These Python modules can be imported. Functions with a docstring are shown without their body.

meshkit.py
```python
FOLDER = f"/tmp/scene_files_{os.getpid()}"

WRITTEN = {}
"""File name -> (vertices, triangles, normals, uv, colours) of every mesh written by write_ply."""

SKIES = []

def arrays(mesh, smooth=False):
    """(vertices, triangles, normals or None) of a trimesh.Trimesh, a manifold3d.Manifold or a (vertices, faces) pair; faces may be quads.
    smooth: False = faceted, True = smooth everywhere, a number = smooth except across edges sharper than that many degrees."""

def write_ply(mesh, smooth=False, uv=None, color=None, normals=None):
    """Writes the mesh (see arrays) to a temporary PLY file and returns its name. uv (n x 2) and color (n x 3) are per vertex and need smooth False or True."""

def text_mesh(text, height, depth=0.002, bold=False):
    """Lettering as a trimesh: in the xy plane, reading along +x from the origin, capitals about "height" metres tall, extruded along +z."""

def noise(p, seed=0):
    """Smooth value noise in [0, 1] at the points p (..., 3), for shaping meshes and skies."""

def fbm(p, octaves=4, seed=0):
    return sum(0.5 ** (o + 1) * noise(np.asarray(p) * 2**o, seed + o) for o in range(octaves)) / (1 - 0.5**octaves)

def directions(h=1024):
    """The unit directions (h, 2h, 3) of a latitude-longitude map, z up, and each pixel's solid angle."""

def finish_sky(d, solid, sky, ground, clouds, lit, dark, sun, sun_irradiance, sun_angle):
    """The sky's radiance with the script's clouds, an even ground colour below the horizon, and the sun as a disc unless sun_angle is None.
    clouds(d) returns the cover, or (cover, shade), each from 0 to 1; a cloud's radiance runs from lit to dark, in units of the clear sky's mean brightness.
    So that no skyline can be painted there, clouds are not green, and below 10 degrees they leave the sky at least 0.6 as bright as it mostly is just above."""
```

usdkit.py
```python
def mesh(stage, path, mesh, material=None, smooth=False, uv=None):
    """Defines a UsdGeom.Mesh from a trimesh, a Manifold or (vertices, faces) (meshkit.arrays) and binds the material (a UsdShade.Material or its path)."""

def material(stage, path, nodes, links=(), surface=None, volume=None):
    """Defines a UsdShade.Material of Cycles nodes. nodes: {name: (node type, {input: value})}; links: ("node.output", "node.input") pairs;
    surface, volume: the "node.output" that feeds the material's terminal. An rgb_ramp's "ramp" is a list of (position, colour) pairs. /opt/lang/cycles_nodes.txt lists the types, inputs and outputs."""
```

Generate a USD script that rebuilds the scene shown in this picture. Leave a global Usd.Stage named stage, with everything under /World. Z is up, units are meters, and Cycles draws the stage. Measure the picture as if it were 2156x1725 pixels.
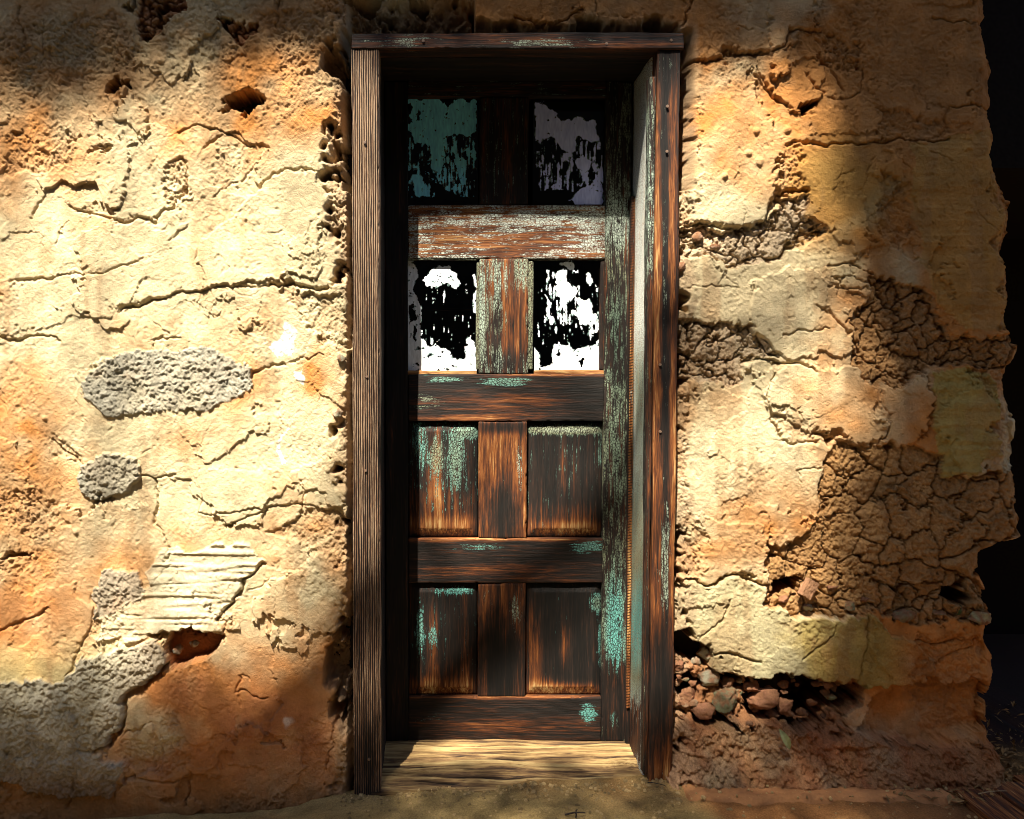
import math
import numpy as np
import trimesh
import usdkit
from PIL import Image, ImageDraw
from scipy import ndimage as ndi
from scipy.spatial import cKDTree
from pxr import Gf, Sdf, Usd, UsdGeom, UsdLux, UsdShade, Vt

# ------------------------------------------------------------------ camera, sky, sun, exposure
stage = Usd.Stage.CreateInMemory()
UsdGeom.SetStageUpAxis(stage, 'Z')
UsdGeom.SetStageMetersPerUnit(stage, 1.0)
UsdGeom.Xform.Define(stage, '/World')
UsdGeom.Scope.Define(stage, '/World/Looks')

W, H, F, CX, CY = 2156.0, 1725.0, 1680.0, 914.0, 862.5      # the photograph's frame, lens in the same units, lens shift
D, EYE, PITCH = 2.52, 1.35, math.radians(2.2)
EXPOSURE = 2.1
SUN_I, SKY_S = 1.25, 0.05
AZ, EL = math.radians(24.6), math.radians(58.2)
SUN = np.array([-math.sin(AZ) * math.cos(EL), -math.cos(AZ) * math.cos(EL), math.sin(EL)])

cam = UsdGeom.Camera.Define(stage, '/World/camera')
cam.CreateHorizontalApertureAttr(36.0)
cam.CreateFocalLengthAttr(36.0 * F / W)
cam.CreateHorizontalApertureOffsetAttr(36.0 * (W / 2 - CX) / W)
cam.CreateVerticalApertureOffsetAttr(0.0)
cam.CreateClippingRangeAttr(Gf.Vec2f(0.05, 500.0))
cam.CreateExposureAttr(EXPOSURE)
cam.AddTranslateOp().Set(Gf.Vec3d(0, -D, EYE))
cam.AddRotateXOp().Set(90.0 - math.degrees(PITCH))

dome = UsdLux.DomeLight.Define(stage, '/World/sky')
dome.CreateIntensityAttr(1.0)
sky_m = usdkit.material(stage, '/World/Looks/sky', {
    's': ('sky_texture', {'sky_type': 'single_scattering', 'sun_disc': False, 'sun_elevation': EL,
                          'sun_rotation': math.atan2(SUN[0], SUN[1])}),
    'b': ('background_shader', {'strength': SKY_S})}, [('s.color', 'b.color')], surface='b.background')
UsdShade.MaterialBindingAPI.Apply(dome.GetPrim()).Bind(sky_m)
dome.GetPrim().SetCustomDataByKey('kind', 'structure')
sun = UsdLux.DistantLight.Define(stage, '/World/sun')
sun.CreateIntensityAttr(SUN_I)
sun.CreateNormalizeAttr(True)
sun.CreateAngleAttr(0.53)
sun.CreateColorAttr(Gf.Vec3f(1.0, 0.93, 0.80))
sun.AddOrientOp().Set(Gf.Quatf(Gf.Rotation(Gf.Vec3d(0, 0, 1), Gf.Vec3d(*map(float, SUN))).GetQuat()))

rng = np.random.default_rng(7)

# ------------------------------------------------------------------ helpers
cp, sp = math.cos(PITCH), math.sin(PITCH)


def at(px, py, y=0.0):
    """The world point where the sight line through a picture point meets the upright plane at depth y."""
    px, py = np.asarray(px, float), np.asarray(py, float)
    a, b = (px - CX) / F, -(py - CY) / F
    dy, dz = cp + b * sp, -sp + b * cp
    t = (y + D) / dy
    return np.stack(np.broadcast_arrays(a * t, np.full_like(t, 1.0) * y, EYE + dz * t), -1)


def pix(p):
    p = np.asarray(p, float)
    x, y, z = p[..., 0], p[..., 1] + D, p[..., 2] - EYE
    zc, yc = y * cp - z * sp, y * sp + z * cp
    return CX + F * x / zc, CY - F * yc / zc


def on_ground(px, py, z):
    """The world point where the sight line meets the level plane at height z."""
    a, b = (px - CX) / F, -(py - CY) / F
    dy, dz = cp + b * sp, -sp + b * cp
    t = (z - EYE) / dz
    return np.array([a * t, -D + dy * t, z])


names = {}


def numbered(path):
    n = names.get(path, 0)
    names[path] = n + 1
    return path if n == 0 else f'{path}_{n:03d}'


def tag(prim, label=None, cat=None, group=None, kind=None):
    prim = prim.GetPrim()
    for k, v in (('label', label), ('category', cat), ('group', group), ('kind', kind)):
        if v:
            prim.SetCustomDataByKey(k, v)
    return prim


def thing(name, label, cat, group=None, loc=None):
    x = UsdGeom.Xform.Define(stage, numbered('/World/' + name))
    if loc is not None:
        x.AddTranslateOp().Set(Gf.Vec3d(*map(float, loc)))
    return tag(x, label, cat, group)


def normals(v, f):
    n = np.zeros_like(v)
    c = np.cross(v[f[:, 1]] - v[f[:, 0]], v[f[:, 2]] - v[f[:, 0]])
    for k in range(3):
        for j in range(3):
            n[:, j] += np.bincount(f[:, k], c[:, j], len(v))
    return n / np.maximum(np.linalg.norm(n, axis=1, keepdims=True), 1e-12)


def put(parent, name, v, f, mat, n=None, attrs=None):
    """One Mesh prim under the parent prim (or /World), triangles or quads, with per-vertex primvars."""
    root = parent.GetPath().pathString if parent is not None else '/World'
    m = UsdGeom.Mesh.Define(stage, numbered(f'{root}/{name}'))
    f = np.asarray(f, np.int32)
    m.CreatePointsAttr(Vt.Vec3fArray.FromNumpy(np.ascontiguousarray(v, np.float32)))
    m.CreateFaceVertexCountsAttr(Vt.IntArray.FromNumpy(np.full(len(f), f.shape[1], np.int32)))
    m.CreateFaceVertexIndicesAttr(Vt.IntArray.FromNumpy(f.ravel()))
    m.CreateSubdivisionSchemeAttr('none')
    if n is not None:
        m.CreateNormalsAttr(Vt.Vec3fArray.FromNumpy(np.ascontiguousarray(n, np.float32)))
        m.SetNormalsInterpolation('vertex')
    for k, a in (attrs or {}).items():
        UsdGeom.PrimvarsAPI(m).CreatePrimvar(k, Sdf.ValueTypeNames.Color3fArray, 'vertex').Set(
            Vt.Vec3fArray.FromNumpy(np.ascontiguousarray(a, np.float32)))
    UsdShade.MaterialBindingAPI.Apply(m.GetPrim()).Bind(mat)
    return m.GetPrim()


def lattice(shape, cy, cx, seed):
    """Smooth noise about 0, unit spread, with cells of cy by cx samples."""
    r = np.random.default_rng(seed)
    ny, nx = int(shape[0] / cy) + 4, int(shape[1] / cx) + 4
    g = r.standard_normal((ny, nx))
    yy = np.arange(shape[0]) / cy + 1
    xx = np.arange(shape[1]) / cx + 1

    def weights(t, n):
        i = np.floor(t).astype(int)
        u = t - i
        w = np.zeros((len(t), n))
        k = np.arange(len(t))
        for o, b in zip((-1, 0, 1, 2), ((1 - u) ** 3 / 6, (3 * u ** 3 - 6 * u ** 2 + 4) / 6, (-3 * u ** 3 + 3 * u ** 2 + 3 * u + 1) / 6, u ** 3 / 6)):
            w[k, np.clip(i + o, 0, n - 1)] += b
        return w
    from scipy import sparse
    wy, wx = sparse.csr_matrix(weights(yy, ny)), sparse.csr_matrix(weights(xx, nx))
    out = wy @ g
    out = (wx @ out.T).T
    return np.asarray(out) / 0.48


def fbm(shape, cell, octaves, seed, aspect=1.0, gain=0.5):
    """aspect > 1 stretches the noise along x."""
    out, amp, tot = 0, 1.0, 0
    for o in range(octaves):
        c = cell / 2 ** o
        if c < 0.8:
            break
        out = out + amp * lattice(shape, c, c * aspect, seed * 31 + o)
        tot += amp * amp
        amp *= gain
    return out / math.sqrt(tot)


def sstep(a, b, x):
    t = np.clip((x - a) / (b - a), 0, 1)
    return t * t * (3 - 2 * t)


def mix(a, b, t):
    return a + (b - a) * t


LOOKS = '/World/Looks/'


def plain(name, color, rough=0.8, spec=0.3, bump_scale=80, bump=0.3, vary=0.25, dist=0.004, stretch=(1, 1, 1)):
    lo = tuple(c * (1 - vary) for c in color)
    hi = tuple(min(1, c * (1 + vary)) for c in color)
    return usdkit.material(stage, LOOKS + name, {
        'g': ('geometry', {}), 'm': ('mapping', {'scale': stretch}),
        'n': ('noise_texture', {'scale': bump_scale, 'detail': 5, 'roughness': 0.6}),
        'r': ('rgb_ramp', {'ramp': [(0.3, lo), (0.7, hi)]}),
        'b': ('bump', {'strength': bump, 'distance': dist}),
        'p': ('principled_bsdf', {'roughness': rough, 'specular_ior_level': spec})},
        [('g.position', 'm.vector'), ('m.vector', 'n.vector'), ('n.fac', 'r.fac'), ('r.color', 'p.base_color'),
         ('n.fac', 'b.height'), ('b.normal', 'p.normal')], surface='p.BSDF')


# earth surfaces: pigment per vertex (coat of mud, cement or stone, with some shade painted in), grain from noise
def earth(name, grain, strength, vary, dist=0.003):
    return usdkit.material(stage, LOOKS + name, {
        'a': ('attribute', {'attribute': 'pigment'}), 'g': ('geometry', {}),
        'n': ('noise_texture', {'scale': grain, 'detail': 6, 'roughness': 0.65}),
        'n2': ('noise_texture', {'scale': grain * 3.1, 'detail': 3, 'roughness': 0.6}),
        'k': ('map_range', {'from_min': 0.25, 'from_max': 0.75, 'to_min': 1 - vary, 'to_max': 1 + vary}),
        'cc': ('combine_xyz', {}),
        'x': ('vector_math', {'math_type': 'multiply'}),
        's': ('math', {'math_type': 'add'}),
        'b': ('bump', {'strength': strength, 'distance': dist}),
        'p': ('principled_bsdf', {'roughness': 0.95, 'specular_ior_level': 0.1})},
        [('g.position', 'n.vector'), ('g.position', 'n2.vector'), ('n.fac', 'k.value'),
         ('k.result', 'cc.x'), ('k.result', 'cc.y'), ('k.result', 'cc.z'),
         ('a.vector', 'x.vector1'), ('cc.vector', 'x.vector2'), ('x.vector', 'p.base_color'),
         ('n.fac', 's.value1'), ('n2.fac', 's.value2'), ('s.value', 'b.height'), ('b.normal', 'p.normal')], surface='p.BSDF')


M_MUD = earth('mud_plaster', 120, 0.8, 0.16, 0.005)
M_CEM = earth('cement_render', 150, 1.0, 0.22, 0.006)
M_RUB = earth('rubble_earth', 130, 1.0, 0.28, 0.007)
M_SOIL = earth('loose_soil', 190, 1.0, 0.45, 0.007)


# weathered wood: per-vertex "wear" = (paint left, tone of the bare wood, paleness of the paint)
def wood(name, along, ridges=0.0, crackle=165.0, ramp=((0.0, (0.004, 0.003, 0.002)), (0.30, (0.015, 0.008, 0.005)), (0.52, (0.072, 0.021, 0.006)), (0.74, (0.20, 0.066, 0.015)), (1.0, (0.42, 0.26, 0.10)))):
    sc = {'x': (9, 190, 190), 'y': (190, 9, 190), 'z': (190, 190, 9)}[along]
    sv = {'x': (0.55, 1, 1), 'y': (1, 0.55, 1), 'z': (1, 1, 0.55)}[along]
    nodes = {
        'a': ('attribute', {'attribute': 'wear'}), 'sep': ('separate_xyz', {}), 'g': ('geometry', {}),
        'mg': ('mapping', {'scale': sc}),
        'grain': ('noise_texture', {'scale': 1.0, 'detail': 6, 'roughness': 0.7, 'distortion': 0.6}),
        'big': ('noise_texture', {'scale': 0.2, 'detail': 4, 'roughness': 0.6}),
        'mb': ('mapping', {'scale': tuple(0.35 if q < 20 else 1.0 for q in sc)}),
        'blot': ('noise_texture', {'scale': 60, 'detail': 5, 'roughness': 0.7}),
        'mv': ('mapping', {'scale': sv}),
        'vor': ('voronoi_texture', {'feature': 'distance_to_edge', 'scale': crackle, 'randomness': 1.0}),
        'crk': ('map_range', {'from_min': 0.03, 'from_max': 0.14, 'to_min': 0.0, 'to_max': 1.0, 'clamp': True}),
        # tone of the bare wood
        't1': ('math', {'math_type': 'multiply_add', 'value2': 1.7, 'value3': -0.9}),
        'tb': ('math', {'math_type': 'multiply_add', 'value2': 1.2}),
        'tbo': ('math', {'math_type': 'subtract', 'value2': 0.6}),     # grain
        't2': ('math', {'math_type': 'add'}),
        'tone': ('rgb_ramp', {'ramp': list(ramp)}),
        # paint cover
        'p1': ('math', {'math_type': 'multiply_add', 'value2': 1.5, 'value3': -0.3}),
        'p2': ('math', {'math_type': 'multiply_add', 'value2': 0.9}),
        'p3': ('math', {'math_type': 'subtract'}),
        'p4': ('map_range', {'from_min': -0.03, 'from_max': 0.05, 'to_min': 0, 'to_max': 1, 'clamp': True}),
        'p5': ('math', {'math_type': 'multiply'}),
        'p6': ('math', {'math_type': 'multiply_add', 'value2': 1.15, 'value3': 0.36}),
        'pc': ('rgb_ramp', {'ramp': [(0.0, (0.09, 0.30, 0.26)), (0.15, (0.10, 0.27, 0.23)), (0.38, (0.165, 0.175, 0.105)), (0.6, (0.30, 0.37, 0.29)), (1.0, (0.74, 0.78, 0.70))]}),
        'col': ('mix', {}),
        'h1': ('math', {'math_type': 'multiply_add', 'value2': 0.5}),
        'b': ('bump', {'strength': 0.8, 'distance': 0.004}),
        'p': ('principled_bsdf', {'roughness': 0.72, 'specular_ior_level': 0.25})}
    links = [('a.vector', 'sep.vector'), ('g.position', 'mg.vector'), ('mg.vector', 'grain.vector'), ('mg.vector', 'big.vector'),
             ('g.position', 'mb.vector'), ('mb.vector', 'blot.vector'), ('g.position', 'mv.vector'), ('mv.vector', 'vor.vector'), ('vor.distance', 'crk.value'),
             ('grain.fac', 't1.value1'), ('big.fac', 'tb.value1'), ('t1.value', 'tb.value3'), ('tb.value', 'tbo.value1'), ('tbo.value', 't2.value1'), ('sep.y', 't2.value2'), ('t2.value', 'tone.fac'),
             ('sep.x', 'p6.value1'),
             ('grain.fac', 'p1.value1'), ('blot.fac', 'p2.value1'), ('p1.value', 'p2.value3'), ('p6.value', 'p3.value1'), ('p2.value', 'p3.value2'),
             ('p3.value', 'p4.value'), ('p4.result', 'p5.value1'), ('crk.result', 'p5.value2'),
             ('sep.z', 'pc.fac'), ('p5.value', 'col.fac'), ('tone.color', 'col.color1'), ('pc.color', 'col.color2'),
             ('col.color', 'p.base_color'), ('p5.value', 'h1.value1'), ('grain.fac', 'h1.value3'), ('h1.value', 'b.height'), ('b.normal', 'p.normal')]
    if ridges:
        nodes['wv'] = ('wave_texture', {'wave_type': 'bands', 'bands_direction': 'x' if along == 'z' else 'z', 'profile': 'sine', 'scale': ridges, 'distortion': 3.2, 'detail': 3, 'detail_scale': 1.6})
        nodes['mw'] = ('mapping', {'scale': (1, 0.0, 0.12) if along == 'z' else (0.12, 0.0, 1)})
        nodes['h2'] = ('math', {'math_type': 'multiply_add', 'value2': 1.1})
        nodes['t0'] = ('math', {'math_type': 'multiply_add', 'value2': 0.85, 'value3': -0.5})
        nodes['t3'] = ('math', {'math_type': 'add'})
        links += [('g.position', 'mw.vector'), ('mw.vector', 'wv.vector'), ('wv.fac', 'h2.value1'), ('h1.value', 'h2.value3'),
                  ('wv.fac', 't0.value1'), ('t0.value', 't3.value1'), ('t2.value', 't3.value2')]
        links = [x for x in links if x not in (('h1.value', 'b.height'), ('t2.value', 'tone.fac'))] + [('h2.value', 'b.height'), ('t3.value', 'tone.fac')]
    return usdkit.material(stage, LOOKS + name, nodes, links, surface='p.BSDF')


M_WV = wood('wood_upright', 'z')
M_WH = wood('wood_level', 'x')
M_WHITE = wood('wood_limed', 'z', crackle=260.0)
M_POST = wood('wood_ridged', 'z', ridges=45.0, ramp=((0.0, (0.004, 0.003, 0.002)), (0.30, (0.020, 0.012, 0.008)), (0.52, (0.065, 0.030, 0.015)), (0.74, (0.17, 0.086, 0.043)), (1.0, (0.34, 0.23, 0.14))))
M_WY = wood('wood_deck', 'y')
M_SILL = wood('wood_sill', 'x', ramp=((0.0, (0.006, 0.004, 0.002)), (0.30, (0.05, 0.026, 0.012)), (0.52, (0.16, 0.09, 0.036)), (0.74, (0.30, 0.19, 0.075)), (1.0, (0.42, 0.30, 0.13))))
M_IRON = plain('old_nail', (0.14, 0.085, 0.055), 0.5, 0.5, 300, 0.2, 0.4)
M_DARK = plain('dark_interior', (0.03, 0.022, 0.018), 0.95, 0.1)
M_DEEP_SHADE = plain('shade_dark_timber', (0.010, 0.008, 0.007), 0.95, 0.05)  # near-black stands in for the deep shade of the passage
M_FILM = plain('white_paint_film', (0.66, 0.70, 0.72), 0.6, 0.3, 90, 0.35, 0.22, 0.002, (1.6, 1, 0.35))
M_FILM_T = plain('skylit_blue_film', (0.24, 0.72, 0.97), 0.6, 0.3, 90, 0.25, 0.25, 0.002, (1.6, 1, 0.35))  # white paint in shadow, blue skylight put into its colour
M_FILM_L = plain('skylit_lavender_film', (0.55, 0.58, 0.99), 0.6, 0.3, 90, 0.25, 0.2, 0.002, (1.6, 1, 0.35))  # same white paint, bluish skylight painted in as lavender
M_GRIME = plain('pane_grime', (0.13, 0.19, 0.175), 0.8, 0.2, 200, 0.2, 0.6, 0.001)
M_GLASS = usdkit.material(stage, LOOKS + 'window_glass', {
    't': ('transparent_bsdf', {'color': (0.86, 0.92, 0.90)}), 'g': ('glossy_bsdf', {'roughness': 0.03, 'color': (0.9, 0.9, 0.9)}),
    'f': ('fresnel', {'IOR': 1.45}), 'm': ('mix_closure', {})},
    [('f.fac', 'm.fac'), ('t.BSDF', 'm.closure1'), ('g.BSDF', 'm.closure2')], surface='m.closure')
M_LEAF = plain('leaf_green', (0.06, 0.10, 0.02), 0.6, 0.3)
M_DRY = plain('dry_leaf', (0.22, 0.13, 0.05), 0.8, 0.2, 60, 0.2, 0.6)
M_BARK = plain('bark', (0.10, 0.07, 0.045), 0.9, 0.1, 30, 0.8, 0.4, 0.02)
M_TWIG = plain('twig', (0.30, 0.22, 0.12), 0.8, 0.2)
M_STRAW = plain('straw', (0.55, 0.46, 0.25), 0.7, 0.2)
M_DTWIG = plain('dark_twig', (0.03, 0.02, 0.014), 0.8, 0.2)

# ------------------------------------------------------------------ the adobe wall: a relief worked out on a grid in the plane of the wall
S = 1.9
X0, X1, Y0, Y1 = -80.0, 2190.0, -60.0, 1790.0
NX, NY = int((X1 - X0) / S) + 1, int((Y1 - Y0) / S) + 1
SH = (NY, NX)
PX = X0 + S * np.arange(NX)[None, :] + np.zeros((NY, 1))
PY = Y0 + S * np.arange(NY)[:, None] + np.zeros((1, NX))

wx = (5.0 * fbm(SH, 16, 2, 1) + 2.4 * fbm(SH, 5, 3, 2, gain=0.7)) / S
wy = (5.0 * fbm(SH, 16, 2, 3) + 2.4 * fbm(SH, 5, 3, 4, gain=0.7)) / S
GI, GJ = np.mgrid[0:NY, 0:NX].astype(float)


def warp(a, k=1.0, order=1):
    return ndi.map_coordinates(a, [GI + wy * k, GJ + wx * k], order=order, mode='nearest')


def poly(pts, k=1.0, soft=0.0):
    im = Image.new('L', (NX, NY), 0)
    ImageDraw.Draw(im).polygon([((x - X0) / S, (y - Y0) / S) for x, y in pts], fill=255)
    a = np.asarray(im, float) / 255
    if soft:
        a = ndi.gaussian_filter(a, soft / S)
    return warp(a, k) if k else a


def line_dist(pts, reach=40, k=0.8):
    """Distance (picture units) to a polyline, ragged; computed only near it."""
    p = np.array(pts, float)
    d = np.full(SH, 1e3)
    lo, hi = p.min(0) - reach - 20, p.max(0) + reach + 20
    j0, j1 = max(0, int((lo[0] - X0) / S)), min(NX, int((hi[0] - X0) / S) + 1)
    i0, i1 = max(0, int((lo[1] - Y0) / S)), min(NY, int((hi[1] - Y0) / S) + 1)
    if j1 <= j0 or i1 <= i0:
        return d, (slice(0, 0), slice(0, 0)), None
    sl = (slice(i0, i1), slice(j0, j1))
    qx = PX[sl] + wx[sl] * S * k
    qy = PY[sl] + wy[sl] * S * k
    best = np.full(qx.shape, 1e3)
    side = np.zeros(qx.shape)
    for (ax, ay), (bx, by) in zip(p[:-1], p[1:]):
        ex, ey = bx - ax, by - ay
        L = max(ex * ex + ey * ey, 1e-9)
        t = np.clip(((qx - ax) * ex + (qy - ay) * ey) / L, 0, 1)
        dx, dy = qx - ax - t * ex, qy - ay - t * ey
        dd = np.hypot(dx, dy)
        m = dd < best
        best = np.where(m, dd, best)
        side = np.where(m, np.sign(ex * dy - ey * dx), side)
    d = best
    return d, sl, side


# --- large masks
CEM_OVAL = [(190, 787), (218, 770), (258, 753), (316, 739), (357, 736), (408, 736), (459, 739), (503, 759), (530, 787), (530, 814), (510, 834), (476, 851), (425, 865), (357, 870), (296, 870), (255, 878), (221, 868), (190, 851), (177, 831), (170, 810)]
CEM_ROUND = [(177, 987), (190, 970), (221, 957), (258, 965), (289, 984), (296, 997), (292, 1015), (272, 1035), (238, 1048), (214, 1059), (190, 1050), (170, 1035), (170, 1008)]
CEM_SLAB = [(-90, 1425), (0, 1427), (41, 1422), (136, 1430), (163, 1403), (211, 1369), (255, 1356), (340, 1359), (354, 1396), (340, 1427), (279, 1458), (265, 1478), (265, 1505), (252, 1543), (238, 1560), (194, 1572), (258, 1611), (238, 1668), (102, 1668), (0, 1641), (-90, 1640)]
CEM_PATCH = [(190, 1250), (218, 1206), (248, 1196), (292, 1203), (313, 1240), (306, 1264), (265, 1284), (218, 1298), (190, 1298)]
HOLE_RED = [(360, 1339), (401, 1328), (462, 1342), (452, 1369), (428, 1393), (367, 1410), (350, 1373)]
STRATA = [(310, 1190), (360, 1160), (500, 1150), (558, 1180), (537, 1203), (513, 1216), (517, 1243), (496, 1257), (490, 1272), (469, 1277), (456, 1301), (462, 1330), (401, 1330), (340, 1345), (211, 1345), (200, 1300), (250, 1290), (306, 1264), (320, 1230)]
R_A = [(1429, 475), (1552, 486), (1608, 472), (1643, 422), (1693, 415), (1696, 458), (1735, 493), (1707, 500), (1650, 528), (1594, 553), (1566, 563), (1513, 549), (1453, 549), (1425, 549)]
R_B = [(1819, 569), (1890, 590), (1950, 615), (1960, 664), (1995, 692), (2048, 703), (2154, 705), (2150, 766), (2101, 780), (2031, 771), (1953, 773), (1946, 794), (1890, 826), (1837, 815), (1795, 780), (1788, 738), (1795, 703), (1777, 668), (1819, 632), (1819, 600)]
R_C = [(1422, 675), (1485, 685), (1573, 692), (1622, 717), (1640, 738), (1573, 759), (1562, 815), (1520, 815), (1474, 801), (1422, 787)]
R_D = [(1763, 942), (1855, 928), (1932, 932), (1974, 963), (1974, 998), (2048, 1005), (2160, 1000), (2160, 1132), (2083, 1167), (2059, 1205), (2090, 1297), (2031, 1311), (1925, 1311), (1840, 1290), (1756, 1304), (1672, 1293), (1612, 1269), (1612, 1209), (1608, 1149), (1660, 1140), (1696, 1132), (1714, 1079), (1714, 1009), (1735, 967)]
R_E = [(1418, 1340), (1467, 1343), (1496, 1371), (1510, 1417), (1580, 1427), (1643, 1424), (1696, 1424), (1795, 1431), (1816, 1452), (1800, 1490), (1784, 1505), (1784, 1550), (1418, 1550)]
R_TOP = [(292, -60), (385, -60), (380, 20), (355, 45), (345, 80), (330, 92), (305, 85), (292, 40)]
R_TOP2 = [(455, 45), (490, 40), (500, 55), (555, 50), (545, 75), (510, 92), (480, 85), (462, 65)]
PLATE_LOW = [(1422, 1269), (1450, 1223), (1506, 1221), (1608, 1223), (1612, 1269), (1672, 1297), (1749, 1308), (1837, 1293), (1890, 1332), (1960, 1385), (1960, 1431), (1918, 1455), (1816, 1452), (1795, 1431), (1696, 1424), (1643, 1424), (1580, 1427), (1510, 1417), (1496, 1371), (1467, 1343), (1422, 1336)]
PLATE_OLIVE = [(1967, 787), (2031, 775), (2094, 800), (2094, 960), (2050, 1002), (1974, 1000), (1968, 930)]
PLATE_FAR = [(1930, 300), (2095, 270), (2120, 420), (2125, 600), (2140, 690), (2020, 690), (1965, 640), (1950, 560), (1915, 450)]

m_oval, m_round, m_slab, m_cpatch = poly(CEM_OVAL), poly(CEM_ROUND), poly(CEM_SLAB), poly(CEM_PATCH)
m_hole = poly(HOLE_RED, 0.6)
m_strata = poly(STRATA)
rubble = np.zeros(SH)
for q in (R_A, R_B, R_C, R_D, R_E, R_TOP, R_TOP2):
    rubble = np.maximum(rubble, poly(q, 1.3))
soil = poly([(1410, 1535), (1560, 1500), (1790, 1545), (1950, 1560), (2110, 1570), (2200, 1560), (2200, 1800), (1410, 1800)], 1.5, 4)
rubble = np.clip(rubble - soil, 0, 1)
m_low, m_olive, m_far = poly(PLATE_LOW), poly(PLATE_OLIVE), poly(PLATE_FAR)

# rough, flaked-off areas (not clods): (polygon, depth in mm)
ROUGH = [
    ([(0, 300), (60, 300), (110, 312), (130, 335), (100, 365), (60, 365), (0, 362)], 7),
    ([(384, 333), (391, 360), (388, 400), (372, 430), (345, 445), (345, 400), (360, 350)], 7),
    ([(139, 428), (170, 432), (215, 445), (260, 452), (320, 450), (326, 461), (275, 470), (214, 463), (170, 448)], 5),
    ([(590, 590), (640, 612), (730, 600), (738, 760), (690, 735), (660, 690), (630, 650), (600, 620)], 12),
    ([(640, 1080), (735, 1060), (738, 1200), (690, 1190), (640, 1150), (560, 1120), (640, 1100)], 10),
    ([(112, 930), (150, 945), (180, 982), (150, 985), (110, 960)], 6),
    ([(0, 1160), (61, 1160), (70, 1185), (30, 1235), (0, 1230)], 8),
    ([(1643, 310), (1672, 310), (1672, 401), (1640, 430), (1630, 400)], 7),
    ([(1837, 240), (1995, 240), (2000, 280), (1918, 288), (1840, 300)], 8),
    ([(1869, 370), (1895, 400), (1911, 450), (1905, 520), (1860, 510), (1840, 470)], 7),
    ([(1735, 80), (1815, 85), (1815, 140), (1760, 150), (1720, 120)], 7),
    ([(1629, 893), (1660, 870), (1720, 890), (1770, 930), (1724, 932), (1654, 925)], 6),
    ([(2090, 330), (2130, 330), (2145, 700), (2110, 690), (2100, 560)], 14),
    ([(2050, 780), (2150, 770), (2150, 1000), (2100, 1000), (2095, 880)], 16),
    ([(1422, 60), (1445, 60), (1450, 470), (1425, 470)], 9),
    ([(1420, 800), (1440, 800), (1450, 1130), (1421, 1130)], 6),
    ([(1420, 1080), (1480, 1120), (1470, 1210), (1421, 1220)], 7),
    ([(0, 1020), (110, 1040), (140, 1110), (100, 1130), (0, 1120)], 4),
    ([(40, 60), (250, 30), (300, 110), (240, 170), (60, 200), (0, 160), (0, 80)], 3),
    ([(560, 30), (690, 10), (700, 150), (600, 160)], 4),
    ([(272, 1570), (398, 1570), (400, 1625), (260, 1625)], 4),
    ([(1930, 1340), (2060, 1320), (2085, 1400), (2080, 1540), (1940, 1540)], 8),
]
rough = np.zeros(SH)
rdepth = np.zeros(SH)
for q, dep in ROUGH:
    a = poly(q, 1.6, 2)
    rough = np.maximum(rough, a)
    rdepth = np.maximum(rdepth, a * dep)
patchy = sstep(0.9, 1.6, fbm(SH, 42, 3, 11)) * 0.6             # odd worn spots everywhere
rough = np.maximum(rough, patchy)
rdepth = np.maximum(rdepth, patchy * 2.5)

# --- relief in millimetres towards the viewer
h = 5.0 * fbm(SH, 110, 2, 21) + 0.7 * fbm(SH, 34, 3, 22)
h += 0.8 * fbm(SH, 22, 3, 23, aspect=4)                               # trowel sweeps
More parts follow.
